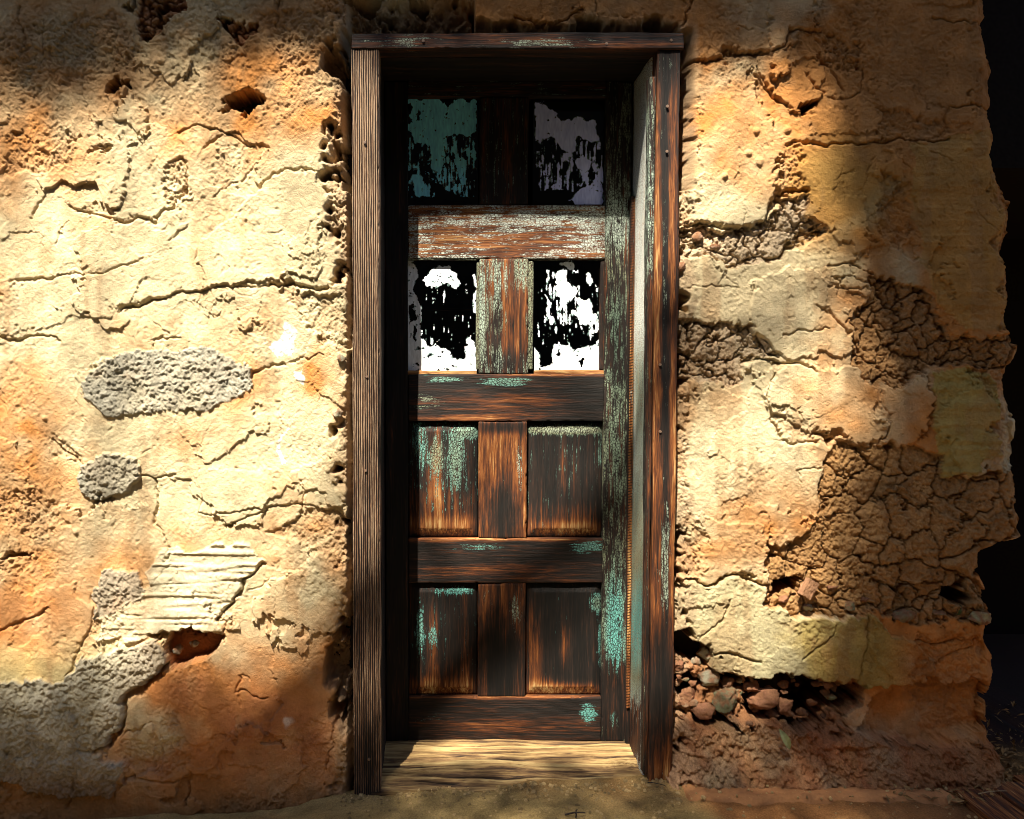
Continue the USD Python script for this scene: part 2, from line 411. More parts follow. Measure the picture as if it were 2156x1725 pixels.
# trowelled coats laid over one another
cells = np.random.default_rng(5).uniform((X0, Y0), (X1, Y1), (220, 2))
qx, qy = PX + wx * S * 2.2 + 18 * fbm(SH, 40, 2, 25), (PY + wy * S * 2.2 + 18 * fbm(SH, 40, 2, 26)) * 1.3
_, ci = cKDTree(cells * [1, 1.3]).query(np.stack([qx.ravel(), qy.ravel()], 1))
ci = ci.reshape(SH)
coat_h = np.random.default_rng(6).uniform(0, 1, 220) ** 2 * 6.5
h += coat_h[ci]
coat_t = np.random.default_rng(8).uniform(-1, 1, 220)[ci]
ct = np.random.default_rng(10).normal(0, 0.022, (220, 2))
h += ct[ci, 0] * (PX - cells[ci, 0]) + ct[ci, 1] * (PY - cells[ci, 1])

smooth_add = [
    ([(1668, 303), (1749, 301), (1855, 303), (1890, 330), (1880, 400), (1850, 460), (1800, 530), (1735, 493), (1696, 458), (1693, 405), (1672, 400)], 7),
    ([(1450, 128), (1538, 118), (1587, 114), (1622, 102), (1650, 84), (1728, 60), (1720, -60), (1440, -60)], 8),
    ([(1443, 470), (1552, 482), (1601, 473), (1622, 433), (1640, 400), (1630, 300), (1600, 200), (1598, 140), (1540, 128), (1450, 140)], 8),
    ([(1598, 130), (1608, 158), (1619, 190), (1661, 220), (1680, 228), (1740, 210), (1720, 120), (1690, 85), (1650, 90)], 8),
    ([(1696, 232), (1795, 232), (1797, 278), (1698, 280)], 4),
    ([(1580, 597), (1650, 560), (1750, 600), (1795, 650), (1790, 690), (1795, 740), (1760, 760), (1679, 755), (1640, 735), (1573, 690)], 7),
    ([(1622, 794), (1650, 770), (1790, 780), (1850, 830), (1870, 880), (1850, 920), (1770, 935), (1700, 900), (1640, 872), (1622, 840)], 8),
    ([(1870, 815), (1950, 798), (1964, 840), (1960, 903), (1939, 925), (1870, 925), (1860, 880)], 8),
    ([(1425, 1120), (1500, 1090), (1608, 1110), (1608, 1215), (1450, 1219)], 7),
    ([(561, 374), (598, 356), (670, 364), (690, 420), (680, 560), (590, 595), (480, 602), (420, 607), (430, 520), (520, 420)], 7),
    ([(0, 590), (215, 577), (310, 544), (420, 520), (420, 606), (320, 630), (255, 655), (100, 690), (0, 700)], 4),
    ([(0, 370), (100, 368), (140, 430), (245, 470), (330, 465), (430, 520), (300, 545), (100, 586), (0, 590)], 2),
    ([(510, 1220), (558, 1190), (640, 1200), (715, 1220), (720, 1450), (640, 1540), (430, 1560), (270, 1560), (265, 1480), (340, 1430), (430, 1395), (462, 1340), (500, 1280)], 3),
    ([(-90, 1240), (60, 1240), (160, 1230), (187, 1291), (163, 1383), (136, 1427), (-90, 1424)], 5),
    ([(416, 984), (632, 1000), (632, 1064), (416, 1079)], 3),
]
for q, a in smooth_add:
    h += poly(q, 1.4) * a
smoothness = np.zeros(SH)
for q, a in smooth_add:
    smoothness = np.maximum(smoothness, poly(q, 1.4, 3))

strat = fbm(SH, 5, 2, 31, aspect=16) + 0.7 * fbm(SH, 2.3, 1, 32, aspect=14)
h += m_strata * (7 + 2.8 * np.tanh(2.0 * strat))
brush = fbm(SH, 5, 3, 33, aspect=26)
h += 1.5 * brush * np.clip(m_olive + 0.6 * m_far + 0.5 * poly([(1421, 1110), (1608, 1090), (1608, 1220), (1421, 1220)], 1, 5) + 0.7 * poly([(272, 1560), (400, 1560), (400, 1625), (272, 1625)], 1, 4), 0, 1)

h += m_oval * 5 + m_round * 11 + m_slab * 16 + m_cpatch * 8 + m_low * 16 + m_olive * 4
h -= rdepth
h -= rubble * 20
h -= m_hole * 75

# clods of the rubble
m_rub = (rubble > 0.5)
r9 = np.random.default_rng(9)
seeds = []
grid_pts = r9.uniform((1405, -60), (2170, 1560), (9000, 2))
for p in grid_pts:
    sz = 27 + 9 * math.sin(p[0] * 0.023) * math.cos(p[1] * 0.021) + 24 * (p[1] > 880) * (p[1] < 1240)
    if all((p[0] - q[0]) ** 2 + (p[1] - q[1]) ** 2 > sz * sz for q in seeds):
        seeds.append(p)
for p in r9.uniform((280, -60), (560, 100), (600, 2)):
    if all((p[0] - q[0]) ** 2 + (p[1] - q[1]) ** 2 > 400 for q in seeds):
        seeds.append(p)
seeds = np.array(seeds)
qx, qy = PX + wx * S * 1.3 + 8 * fbm(SH, 22, 2, 41), PY + wy * S * 1.3 + 8 * fbm(SH, 22, 2, 42)
dd, idx = cKDTree(seeds).query(np.stack([qx[m_rub], qy[m_rub]], 1), k=2)
clod = np.full(SH, -1)
clod[m_rub] = idx[:, 0]
gap = np.zeros(SH)
gap[m_rub] = dd[:, 1] - dd[:, 0]
tilt = r9.uniform(-1, 1, (len(seeds), 3))
dome = np.zeros(SH)
k = idx[:, 0]
dome[m_rub] = (1 - np.exp(-gap[m_rub] / 6.5)) * (7.5 + 5 * tilt[k, 2]) - 15 * np.exp(-(gap[m_rub] / 2.8) ** 2) + 0.09 * (tilt[k, 0] * (qx[m_rub] - seeds[k, 0]) + tilt[k, 1] * (qy[m_rub] - seeds[k, 1]))
h += np.where(m_rub, dome, 0)
rr = np.clip(rubble + 0.75 * rough + 0.5 * soil, 0, 1)
fine = fbm(SH, 11, 4, 51, gain=0.62)
hf = 0.7 * fbm(SH, 4.5, 3, 54, gain=0.75) + 0.8 * fbm(SH, 2.1, 2, 57, gain=0.8)
h += fine * (0.22 + 1.15 * rr + 1.0 * m_oval + 1.0 * m_round + 1.2 * m_slab + 1.2 * m_cpatch + 0.5 * m_low)
grit = np.clip(0.65 * sstep(0.0, 1.0, fbm(SH, 60, 3, 55)) + 0.7 * np.exp(-((PX - 330) / 330) ** 2 - ((PY - 180) / 190) ** 2) + 0.6 * np.exp(-((PX - 1800) / 260) ** 2 - ((PY - 120) / 140) ** 2)
               + 0.5 * np.exp(-((PX - 60) / 120) ** 2 - ((PY - 1050) / 140) ** 2) + 0.5 * np.exp(-((PX - 1480) / 120) ** 2 - ((PY - 300) / 200) ** 2), 0, 1.2) * (1 - 0.75 * smoothness)
h += grit * (0.75 * hf + 0.35 * fine)
h += hf * (0.42 + 1.5 * rr + 1.5 * m_oval + 1.5 * m_round + 1.6 * m_slab + 1.4 * m_cpatch + 0.3 * m_low - 0.12 * smoothness)
h += 1.6 * np.abs(fbm(SH, 26, 3, 52)) * (0.6 * rr + 0.9 * m_slab)
h += 0.35 * fbm(SH, 2.2, 2, 53) * (1 + rr)

# cavities
CAV = [
    ([(496, 205), (512, 196), (540, 205), (545, 222), (530, 243), (510, 246), (492, 232), (485, 220)], 70),
    ([(238, 188), (258, 178), (266, 186), (262, 200), (248, 202)], 45),
    ([(330, 20), (355, 22), (352, 38), (335, 40)], 50), ([(462, 38), (484, 38), (482, 58), (464, 56)], 50), ([(312, 80), (330, 82), (326, 92), (310, 90)], 40),
    ([(268, -20), (280, -20), (280, 34), (270, 34)], 20),
    ([(1671, 214), (1690, 208), (1724, 210), (1718, 222), (1690, 228), (1672, 227)], 45),
    ([(1630, 1223), (1700, 1223), (1688, 1254), (1632, 1252)], 80),
    ([(1416, 1339), (1468, 1339), (1499, 1367), (1506, 1410), (1475, 1412), (1450, 1374), (1416, 1366)], 80),
    ([(1580, 1432), (1640, 1428), (1700, 1426), (1810, 1448), (1790, 1490), (1740, 1512), (1700, 1520), (1672, 1533), (1640, 1520), (1580, 1526), (1574, 1490)], 85),
    ([(1450, 1505), (1513, 1505), (1558, 1536), (1460, 1526)], 60),
    ([(1421, 1431), (1467, 1438), (1492, 1459), (1460, 1473), (1425, 1455)], 60),
    ([(1505, 1425), (1560, 1430), (1575, 1450), (1540, 1455), (1510, 1450)], 60),
    ([(1876, 1240), (1918, 1237), (1890, 1255)], 40), ([(1990, 1250), (2040, 1235), (2035, 1280), (1995, 1282)], 45),
    ([(350, 1345), (401, 1332), (462, 1344), (460, 1352), (401, 1346), (370, 1356), (350, 1372)], 30),
    ([(1767, 907), (1790, 925), (1760, 932), (1740, 918)], 18),
    ([(190, 1048), (214, 1059), (238, 1050), (225, 1064), (205, 1063)], 14),
    ([(469, 1103), (504, 1095), (503, 1105), (473, 1110)], 16),
    ([(1890, 1450), (2080, 1440), (2085, 1540), (1900, 1560), (1800, 1545), (1830, 1480)], 30),
    ([(0, 1163), (61, 1160), (58, 1172), (0, 1178)], 18),
    ([(1600, 535), (1640, 520), (1700, 495), (1735, 493), (1712, 505), (1650, 532)], 20),
]
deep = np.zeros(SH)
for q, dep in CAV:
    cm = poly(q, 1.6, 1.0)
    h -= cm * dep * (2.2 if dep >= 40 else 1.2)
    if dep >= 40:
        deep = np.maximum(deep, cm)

# cracks: (points, width, depth mm, lip mm on the upper side)
CR = [
    ([(30, 590), (60, 586), (100, 585), (112, 586)], 4, 12, 1), ([(112, 586), (160, 582), (215, 575), (260, 556), (310, 542)], 1.6, 7, 2),
    ([(252, 657), (285, 645), (320, 632), (345, 624)], 3.6, 16, 3), ([(345, 624), (360, 618), (385, 612), (420, 610)], 2.4, 9, 2), ([(420, 610), (480, 605), (530, 608), (570, 606)], 1.4, 5, 1.5),
    ([(570, 603), (610, 603), (650, 600), (692, 596)], 3.4, 14, 4),
    ([(0, 707), (30, 712), (50, 717), (60, 708), (95, 708), (110, 716), (130, 718)], 2.6, 10, 3),
    ([(369, 272), (425, 264), (459, 275), (510, 299), (544, 313)], 2.0, 8, 3), ([(384, 333), (391, 360), (384, 408), (360, 435), (326, 461), (299, 452), (275, 467), (231, 459), (214, 461), (170, 445), (139, 428)], 2.4, 9, 4),
    ([(561, 374), (575, 362), (598, 354), (646, 357), (670, 364)], 2.2, 8, 3),
    ([(51, 20), (47, 60), (45, 115)], 1.8, 7, 0), ([(92, 50), (88, 90), (86, 115)], 1.4, 5, 0), ([(588, 0), (582, 30), (580, 62)], 2, 8, 0),
    ([(85, 415), (72, 440), (60, 465)], 1.8, 8, 0), ([(430, 316), (445, 303), (460, 290)], 2.6, 9, 0), ([(355, 500), (378, 480), (395, 465)], 1.6, 6, 0),
    ([(455, 415), (475, 395), (510, 370), (540, 350), (560, 330)], 1.4, 5, 1), ([(190, 320), (205, 310), (230, 307)], 3, 9, 2),
    ([(534, 786), (560, 776), (598, 763)], 2.6, 9, 2), ([(612, 759), (640, 754), (680, 757)], 1.4, 6, 1),
    ([(316, 739), (323, 719), (343, 708), (377, 708)], 1.8, 7, 2), ([(323, 681), (340, 690), (357, 705)], 1.2, 5, 0),
    ([(112, 933), (146, 960), (177, 982)], 2, 8, 2),
    ([(296, 1005), (330, 1018), (350, 1012), (377, 995)], 1.6, 6, 1), ([(330, 1018), (335, 1045), (331, 1075), (330, 1106)], 2, 9, 0),
    ([(416, 1080), (500, 1074), (570, 1070), (632, 1066), (690, 1070), (735, 1060)], 1.8, 5, 3), ([(416, 984), (418, 1030), (415, 1079)], 1.2, 3, 0),
    ([(636, 1011), (640, 1040), (634, 1070), (632, 1099)], 1.8, 8, 0),
    ([(469, 1103), (500, 1096), (530, 1084), (570, 1074)], 2, 8, 3),
    ([(558, 1189), (537, 1203), (513, 1216), (517, 1243), (496, 1257), (490, 1272), (469, 1277), (456, 1301)], 3.0, 14, 2), ([(456, 1301), (479, 1305), (470, 1325), (462, 1340)], 2, 8, 0),
    ([(190, 1250), (187, 1291), (184, 1332), (163, 1383), (136, 1430)], 1.8, 8, 1), ([(0, 1328), (51, 1311), (78, 1294), (112, 1277)], 2.4, 10, 2),
    ([(357, 1396), (340, 1425), (300, 1447), (277, 1460), (265, 1480), (264, 1505), (252, 1543), (236, 1562)], 5, 24, 2), ([(236, 1562), (194, 1572), (160, 1573)], 2.6, 10, 2),
    ([(340, 1190), (352, 1180), (357, 1155), (345, 1110), (335, 1105)], 1.8, 8, 0),
    ([(503, 1427), (502, 1458), (530, 1460), (558, 1464)], 2.4, 8, 2), ([(510, 1425), (518, 1427)], 2.4, 7, 0), ([(508, 1468), (505, 1482)], 2, 6, 0),
    ([(362, 1525), (380, 1522), (372, 1512)], 1.8, 6, 1), ([(270, 1545), (300, 1540), (322, 1530)], 2.4, 8, 2),
    ([(262, 1636), (330, 1640), (398, 1646)], 2.2, 8, 3), ([(405, 1630), (404, 1660), (398, 1702)], 3, 12, 0), ([(160, 1620), (153, 1660), (148, 1700)], 2, 8, 0),
    ([(700, 1500), (706, 1560), (690, 1620)], 2, 8, 0),
    ([(530, 1250), (560, 1235), (600, 1215), (625, 1200)], 1.3, 4, 1),
    # right of the door
    ([(1450, 128), (1492, 125), (1538, 116), (1587, 114), (1622, 102), (1650, 84), (1664, 67)], 3.4, 14, 4), ([(1664, 67), (1690, 62), (1728, 60)], 3.4, 13, 3),
    ([(1455, 0), (1450, 20), (1443, 50)], 2.4, 10, 0),
    ([(1598, 130), (1608, 158), (1619, 190), (1636, 211), (1661, 220)], 2.6, 10, 3),
    ([(1749, 211), (1790, 208), (1809, 197), (1819, 141)], 2, 8, 0), ([(1721, 120), (1745, 140), (1765, 165), (1777, 190)], 3.5, 10, 1), ([(1700, 150), (1715, 180), (1740, 200)], 2.5, 8, 0),
    ([(1668, 303), (1724, 296), (1749, 301), (1812, 306)], 3.2, 14, 4), ([(1812, 306), (1855, 303), (1918, 290), (1995, 292)], 2.4, 10, 3),
    ([(1443, 470), (1503, 473), (1552, 483), (1601, 473), (1622, 433), (1657, 405), (1693, 403)], 4.0, 20, 4),
    ([(1960, 44), (2030, 42), (2085, 42)], 1.8, 8, 2), ([(1997, 226), (2050, 222), (2100, 224)], 2.2, 9, 3),
    ([(1700, 480), (1735, 492)], 2.5, 10, 0),
    ([(1573, 692), (1622, 717), (1640, 738)], 2.8, 12, 3), ([(1573, 759), (1643, 761), (1679, 768), (1710, 780)], 3.0, 14, 3),
    ([(1582, 597), (1578, 640), (1573, 685)], 1.6, 5, 0), ([(1508, 600), (1530, 580), (1552, 608)], 1.3, 4, 0), ([(1430, 600), (1490, 603), (1552, 608)], 1.3, 4, 1),
    ([(1740, 565), (1770, 558), (1810, 560), (1830, 570)], 2, 8, 2), ([(1750, 585), (1790, 580), (1815, 590)], 1.8, 6, 2), ([(1755, 605), (1800, 600), (1820, 605)], 1.8, 6, 2),
    ([(1650, 705), (1700, 690), (1745, 690)], 1.8, 7, 2), ([(1720, 640), (1750, 660), (1780, 695)], 2.4, 9, 1),
    ([(1622, 794), (1622, 840), (1633, 872), (1629, 893), (1654, 925), (1679, 932), (1724, 930)], 2.4, 9, 3), ([(1714, 907), (1740, 918), (1767, 932)], 4, 16, 3),
    ([(1953, 798), (1964, 840), (1960, 903), (1939, 925)], 2, 8, 2), ([(1860, 830), (1872, 870), (1862, 905), (1850, 925)], 2, 8, 1),
    ([(1974, 998), (2040, 1004), (2094, 1002)], 2.2, 9, 3),
    ([(1450, 1221), (1506, 1221), (1562, 1218), (1608, 1223)], 3.2, 18, 5), ([(1506, 1378), (1550, 1380), (1601, 1383)], 2.6, 12, 3),
    ([(1538, 1255), (1527, 1297), (1500, 1320), (1471, 1346)], 1.7, 8, 1), ([(1756, 1318), (1752, 1343), (1725, 1362), (1693, 1392)], 1.9, 9, 1), ([(1823, 1297), (1819, 1340), (1819, 1367), (1805, 1400), (1802, 1431)], 2.0, 9, 1),
    ([(1620, 1132), (1626, 1110), (1622, 1090)], 1.8, 7, 0), ([(1600, 1078), (1615, 1080)], 2, 8, 1), ([(1530, 1215), (1506, 1225), (1480, 1232)], 1.6, 6, 0),
    ([(1430, 1120), (1460, 1150), (1470, 1200)], 1.6, 6, 1), ([(1680, 1010), (1672, 990), (1690, 985), (1720, 982)], 1.4, 5, 1),
    ([(1930, 1350), (1990, 1350), (2050, 1330)], 2, 8, 3), ([(1960, 1395), (2010, 1370), (2060, 1340)], 2, 8, 2),
    ([(1690, 520), (1710, 505)], 2, 8, 0), ([(1780, 330), (1765, 380), (1750, 430)], 1.3, 3.5, 0), ([(1840, 335), (1810, 390)], 1.3, 3.5, 0), ([(1815, 470), (1850, 440)], 1.4, 4, 0),
    # over the lintel
    ([(990, 0), (985, 30), (960, 48)], 2, 9, 0), ([(1080, 40), (1130, 38), (1180, 44), (1230, 25)], 2.4, 11, 2), ([(740, 10), (800, 20), (840, 48)], 2, 8, 1), ([(1260, 0), (1265, 50)], 2, 8, 0),
]
r3 = np.random.default_rng(33)
for _ in range(170):                                             # hairline cracks and trowel scratches
    x, y = r3.uniform((0, 0), (2080, 1650))
    a = r3.choice([0.1, -0.3, 1.4, 2.3]) + r3.normal(0, 0.35)
    L = r3.uniform(12, 70)
    pts = [(x, y)]
    for _ in range(3):
        a += r3.normal(0, 0.35)
        pts.append((pts[-1][0] + L / 3 * math.cos(a), pts[-1][1] + L / 3 * math.sin(a)))
    CR.append((pts, r3.uniform(0.8, 1.4), r3.uniform(1.5, 4), 0.5 * r3.random()))
for pts, wd, dep, lip in CR:
    d, sl, side = line_dist(pts)
    if side is None:
        continue
    h[sl] -= dep * np.exp(-(d / (wd * 1.05)) ** 2)
    if lip:
        up = np.where(side < 0, 1, 0) if pts[-1][0] >= pts[0][0] else np.where(side > 0, 1, 0)
        h[sl] += 0.75 * lip * np.exp(-(d / 22.0)) * up * (d > wd * 0.6)
# little pits
pit = fbm(SH, 3.0, 2, 61)
h -= 2.2 * sstep(1.75, 2.5, pit) * (1 - 0.5 * rr)
# small lumps stuck in the mud
for x, y, r in [(1587, 280, 7), (1592, 345, 9), (1570, 327, 7), (1520, 375, 6), (1655, 275, 8), (1820, 300, 9), (730, 1180, 6), (705, 870, 6), (690, 990, 5), (100, 880, 5), (160, 1120, 6)]:
    h += 7 * np.exp(-(((PX - x) ** 2 + (PY - y) ** 2) / r ** 2) ** 2)

# broken edge of the mud along the door frame
gn = fbm(SH, 24, 4, 71, gain=0.75)
edge_l = np.interp(PY[:, 0], [-60, 50, 100, 180, 260, 340, 400, 480, 545, 620, 700, 760, 900, 1100, 1250, 1360, 1400, 1500, 1600, 1700],
                   [715, 706, 712, 702, 698, 690, 692, 688, 716, 722, 722, 716, 716, 722, 722, 716, 708, 722, 716, 690])[:, None]
band = sstep(-16, 10, PX + 9 * gn - edge_l) * (PX < 1000) * sstep(-40, 60, PY)
h -= band * (14 + 14 * sstep(-0.2, 0.5, gn) + 80 * sstep(0.55, 0.9, gn) + 60 * sstep(728, 738, PX))
h += band * (fine * 4 + hf * 2)
er = 1452 + 5 * np.sin(PY / 90.0)
band_r = sstep(14, -8, PX + 8 * gn - er) * (PX > 1200) * sstep(30, 70, PY)
h -= band_r * (6 + 24 * sstep(0.0, 0.9, gn) + 40 * sstep(0.5, 0.8, gn) + 6 * sstep(1440, 1424, PX))
band_t = sstep(-8, 6, PY + 6 * gn - 53) * sstep(715, 735, PX) * sstep(1465, 1440, PX) * (PY < 400)
h -= band_t * (30 + 25 * sstep(-0.4, 0.6, gn) + 60 * sstep(60, 68, PY))
rough_edge = np.clip(band + 0.8 * band_r + band_t, 0, 1)

# foot of the wall, right side: slumped earth
h += soil * (26 + 60 * sstep(1545, 1660, PY)) + soil * (7 * np.abs(fbm(SH, 26, 5, 73, gain=0.65)) + 1.6 * hf + 3 * fbm(SH, 6, 2, 74, aspect=3))
# the broken end of the wall on the right
xe = np.interp(PY[:, 0], [-60, 0, 120, 235, 350, 470, 600, 700, 800, 1000, 1100, 1132, 1165, 1205, 1260, 1297, 1350, 1460, 1560, 1640, 1800],
               [2082, 2086, 2092, 2102, 2114, 2122, 2130, 2148, 2140, 2146, 2150, 2150, 2082, 2062, 2078, 2090, 2088, 2092, 2092, 2086, 2080])[:, None]
xe = xe + 7 * fbm(SH, 26, 3, 75)
over = PX - xe
h -= 30 * sstep(-40, 0, over) ** 2
h -= 700 * sstep(0, 22, over) + 0 * over
h = h * 0.001

# --- pigment: which mud, cement or stone shows, plus painted edge and hole shade
ST, OR, RD, GY, OL, PA, BR = (np.array(c) for c in ((0.52, 0.42, 0.25), (0.44, 0.185, 0.050), (0.32, 0.125, 0.052), (0.34, 0.31, 0.235), (0.34, 0.25, 0.070), (0.52, 0.46, 0.31), (0.22, 0.115, 0.05)))
n1, n2, n3 = fbm(SH, 70, 4, 81), fbm(SH, 28, 4, 82), fbm(SH, 9, 3, 83)


def spot(x, y, rx, ry):
    return np.exp(-(((PX + 22 * n2 - x) / rx) ** 2 + ((PY + 22 * n1 - y) / ry) ** 2))


orange = 0.28 + 0.42 * sstep(1560, 1850, PX) * sstep(800, 350, PY) + 0.42 * sstep(1650, 1950, PX) + 0.27 * n1 + 0.19 * n2 + 0.10 * coat_t
for x, y, rx, ry, wgt in [(520, 300, 170, 140, 0.30), (80, 330, 140, 90, 0.25), (320, 160, 160, 90, 0.25), (560, 1500, 230, 120, 0.9), (60, 1230, 160, 130, 0.55), (110, 1310, 90, 50, 0.3), (700, 830, 40, 80, 0.5),
                          (1480, 200, 130, 180, 0.55), (1700, 150, 200, 150, 0.7), (1950, 150, 200, 200, 0.85), (1900, 350, 120, 100, 0.3), (2040, 500, 130, 260, 0.45), (1480, 830, 120, 60, 0.35), (1560, 1050, 110, 110, 0.25), (1650, 1120, 80, 40, 0.3),
                          (1850, 1420, 120, 60, 0.9), (2010, 1420, 120, 140, 0.9), (1100, 20, 450, 60, 0.8), (620, 1060, 150, 80, 0.15), (100, 650, 180, 160, -0.25), (450, 560, 320, 200, -0.36), (450, 880, 260, 200, -0.26), (690, 700, 60, 200, 0.3), (120, 960, 120, 160, 0.3), (300, 1180, 140, 50, 0.2), (1650, 650, 200, 150, -0.3), (1550, 930, 160, 130, -0.25), (200, 80, 260, 120, 0.3), (60, 900, 90, 120, 0.2), (620, 1250, 120, 80, -0.25), (330, 1700, 400, 70, 0.6)]:
    orange = orange + wgt * spot(x, y, rx, ry)
orange = np.clip(orange, 0, 1)[..., None]
col = mix(ST, OR, orange)
red = np.clip(spot(560, 1530, 280, 120) * 1.1 + spot(80, 1270, 110, 60) * 0.35 + spot(1750, 1600, 420, 90) * 0.9 + spot(300, 1600, 130, 50) * 0.5 + soil, 0, 1)[..., None]
col = mix(col, RD, np.clip(red * (0.8 + 0.25 * n2[..., None]), 0, 1))
col = mix(col, np.array([0.26, 0.155, 0.07]), np.clip(0.6 * spot(160, 40, 330, 130) + 0.5 * spot(640, 30, 140, 110) + 0.35 * spot(40, 1080, 110, 110) + 0.5 * spot(1950, 150, 260, 200) + 0.45 * spot(1150, 10, 420, 60), 0, 0.8)[..., None])  # browner top and corners: edge shade put into the pigment
col = mix(col, PA, (m_strata * 0.75)[..., None])
col = mix(col, PA * [0.92, 0.92, 0.78], (m_low * sstep(1800, 1600, PX + 30 * n2) * 0.85)[..., None])
col = mix(col, OL, (m_low * sstep(1600, 1700, PX + 30 * n2) * sstep(1930, 1840, PX) * 0.85)[..., None])
col = mix(col, OL, (m_olive * 0.9 + m_far * 0.35)[..., None])
col = mix(col, OL * 1.2, (0.45 * spot(1760, 420, 90, 110) + 0.5 * spot(60, 1385, 160, 40))[..., None])
col = mix(col, RD * [1.12, 1.2, 1.2], (0.85 * rubble)[..., None])
col = mix(col, np.array([0.40, 0.225, 0.088]), (rubble * poly(R_D, 1.3) * 0.9 + rubble * poly(R_B, 1.3) * 0.75)[..., None])
col = mix(col, np.array([0.58, 0.45, 0.29]), (rubble * (poly(R_A, 1.3) + poly(R_C, 1.3)) * 0.9)[..., None])
col = mix(col, RD, m_hole[..., None])
cem = np.clip(m_oval + m_round + m_slab * 0.9 + m_cpatch * 0.8, 0, 1)
col = mix(col, GY, (cem * np.clip(0.9 + 0.12 * n2, 0, 1))[..., None])
col = mix(col, np.array([0.36, 0.24, 0.14]), (0.8 * rough_edge)[..., None])
col = mix(col, BR, (0.5 * np.clip(rough, 0, 1) * sstep(-0.2, 0.8, n3))[..., None])
col = mix(col, BR * 0.8, (sstep(1600, 1720, PY + 25 * n1) * 0.75 * (PX < 760))[..., None])        # foot darkened, low edge shade put into the pigment
col = mix(col, np.array([0.085, 0.045, 0.026]), (0.9 * sstep(0.3, 0.7, deep))[..., None])                # shade of the deep holes put into the pigment
st_v = fbm((NX, NY), 14, 4, 91, aspect=6).T
col = mix(col, np.array([0.30, 0.165, 0.07]), (0.42 * sstep(0.5, 1.7, st_v + 0.5 * n2) * (1 - cem))[..., None])
# splashes of old whitewash
white = np.maximum.reduce([poly([(575, 728), (590, 715), (592, 690), (605, 686), (622, 692), (618, 715), (622, 738), (610, 745), (600, 735), (585, 750), (560, 742)], 0.8),
                           poly([(618, 776), (632, 775), (640, 790), (634, 810), (624, 800)], 0.8),
                           poly([(606, 900), (592, 925), (588, 945), (604, 974), (598, 976), (583, 948), (588, 922)], 0.6),
                           0.45 * sstep(15, 8, np.hypot(PX - 603, PY - 1517) + 4 * n3)])
col = mix(col, np.array([0.74, 0.73, 0.69]), (white * np.clip(0.9 + 0.25 * n3, 0, 1))[..., None])
col = col * (1 + 0.07 * n3 + 0.05 * n2)[..., None]
col = np.clip(col, 0.02, 0.82)

# --- geometry of the wall
base = at(PX, PY, 0.0)
V = base.copy()
V[..., 1] = -h
ext = 14                                                          # plain continuation outside the picture, left and above
grow = np.cumsum(0.01 * 1.32 ** np.arange(ext))


def padded(a, left=True):
    return np.pad(a, [(ext, 0), (ext, 0)] + [(0, 0)] * (a.ndim - 2), mode='edge')


VP = padded(V)
VP[:, :ext, 0] -= grow[::-1][None, :]
VP[:ext, :, 2] += grow[::-1][:, None]
VP[:ext, :, 0] = VP[ext, :, 0][None, :]
VP[:, :ext, 2] = VP[:, ext, 2][:, None]
CP = padded(col)
HP = padded(over)
ny, nx = VP.shape[:2]
dx = np.gradient(VP, axis=1)
dy = np.gradient(VP, axis=0)
NP = np.cross(dy, dx)
NP /= np.maximum(np.linalg.norm(NP, axis=-1, keepdims=True), 1e-12)
NP[NP[..., 1] > 0] *= -1

vid = np.arange(ny * nx).reshape(ny, nx)
quads = np.stack([vid[:-1, :-1], vid[1:, :-1], vid[1:, 1:], vid[:-1, 1:]], -1)
PXP, PYP = padded(PX), padded(PY)
fx, fy = PXP[:-1, :-1], PYP[:-1, :-1]
inside = (fx > 765) & (fx < 1398) & (fy > 92)
inside[:ext] = False
keep = ~inside & (HP[:-1, :-1] < 26)
region = np.zeros((ny - 1, nx - 1), int)
labels = {1: ('cement_patch', m_oval), 2: ('cement_patch', m_round), 3: ('cement_patch', m_slab), 4: ('cement_patch', m_cpatch)}
for i, (_, m) in labels.items():
    region[padded(m)[:-1, :-1] > 0.5] = i
region[padded(m_low)[:-1, :-1] > 0.5] = 5
rr_reg = padded(soil)[:-1, :-1] > 0.5
region[rr_reg] = 6
cl = padded(clod)[:-1, :-1]
region[(cl >= 0) & ~rr_reg] = 100 + cl[(cl >= 0) & ~rr_reg]
region[ext:, ext:][m_hole[:-1, :-1] > 0.5] = 7
region[~keep] = -1

wall = thing('adobe_wall', 'old adobe wall of cracked ochre mud plaster around the doorway, patched with grey cement', 'wall')
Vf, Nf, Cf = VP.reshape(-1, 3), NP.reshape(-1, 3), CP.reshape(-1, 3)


def wall_piece(name, reg, mat, label=None):
    f = quads[region == reg]
    if len(f) < 4:
        return None
    used, inv = np.unique(f, return_inverse=True)
    p = put(wall, name, Vf[used], inv.reshape(f.shape), mat, Nf[used], {'pigment': Cf[used]})
    if label:
        p.SetCustomDataByKey('label', label)
    return p


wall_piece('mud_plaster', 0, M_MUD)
wall_piece('cement_patch', 1, M_CEM, 'long grey oval patch left of the door')
wall_piece('cement_patch', 2, M_CEM, 'small round grey patch')
wall_piece('cement_patch', 3, M_CEM, 'large rough grey slab at lower left')
wall_piece('cement_patch', 4, M_CEM, 'small rough patch above the slab')
wall_piece('lower_plaster_sheet', 5, M_CEM, 'pale green-grey sheet of plaster right of the door')
wall_piece('slumped_foot', 6, M_SOIL, 'red crumbling earth at the foot of the wall')
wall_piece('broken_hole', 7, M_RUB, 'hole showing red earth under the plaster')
ids, cnt = np.unique(region[region >= 100], return_counts=True)
small = []
for i, c in zip(ids, cnt):
    if c >= 60:
        wall_piece('clod', i, M_RUB)
    else:
        small.append(i)
if small:
    region[np.isin(region, small)] = 99
    p = wall_piece('crumbs', 99, M_RUB)
    if p:
        p.SetCustomDataByKey('kind', 'stuff')


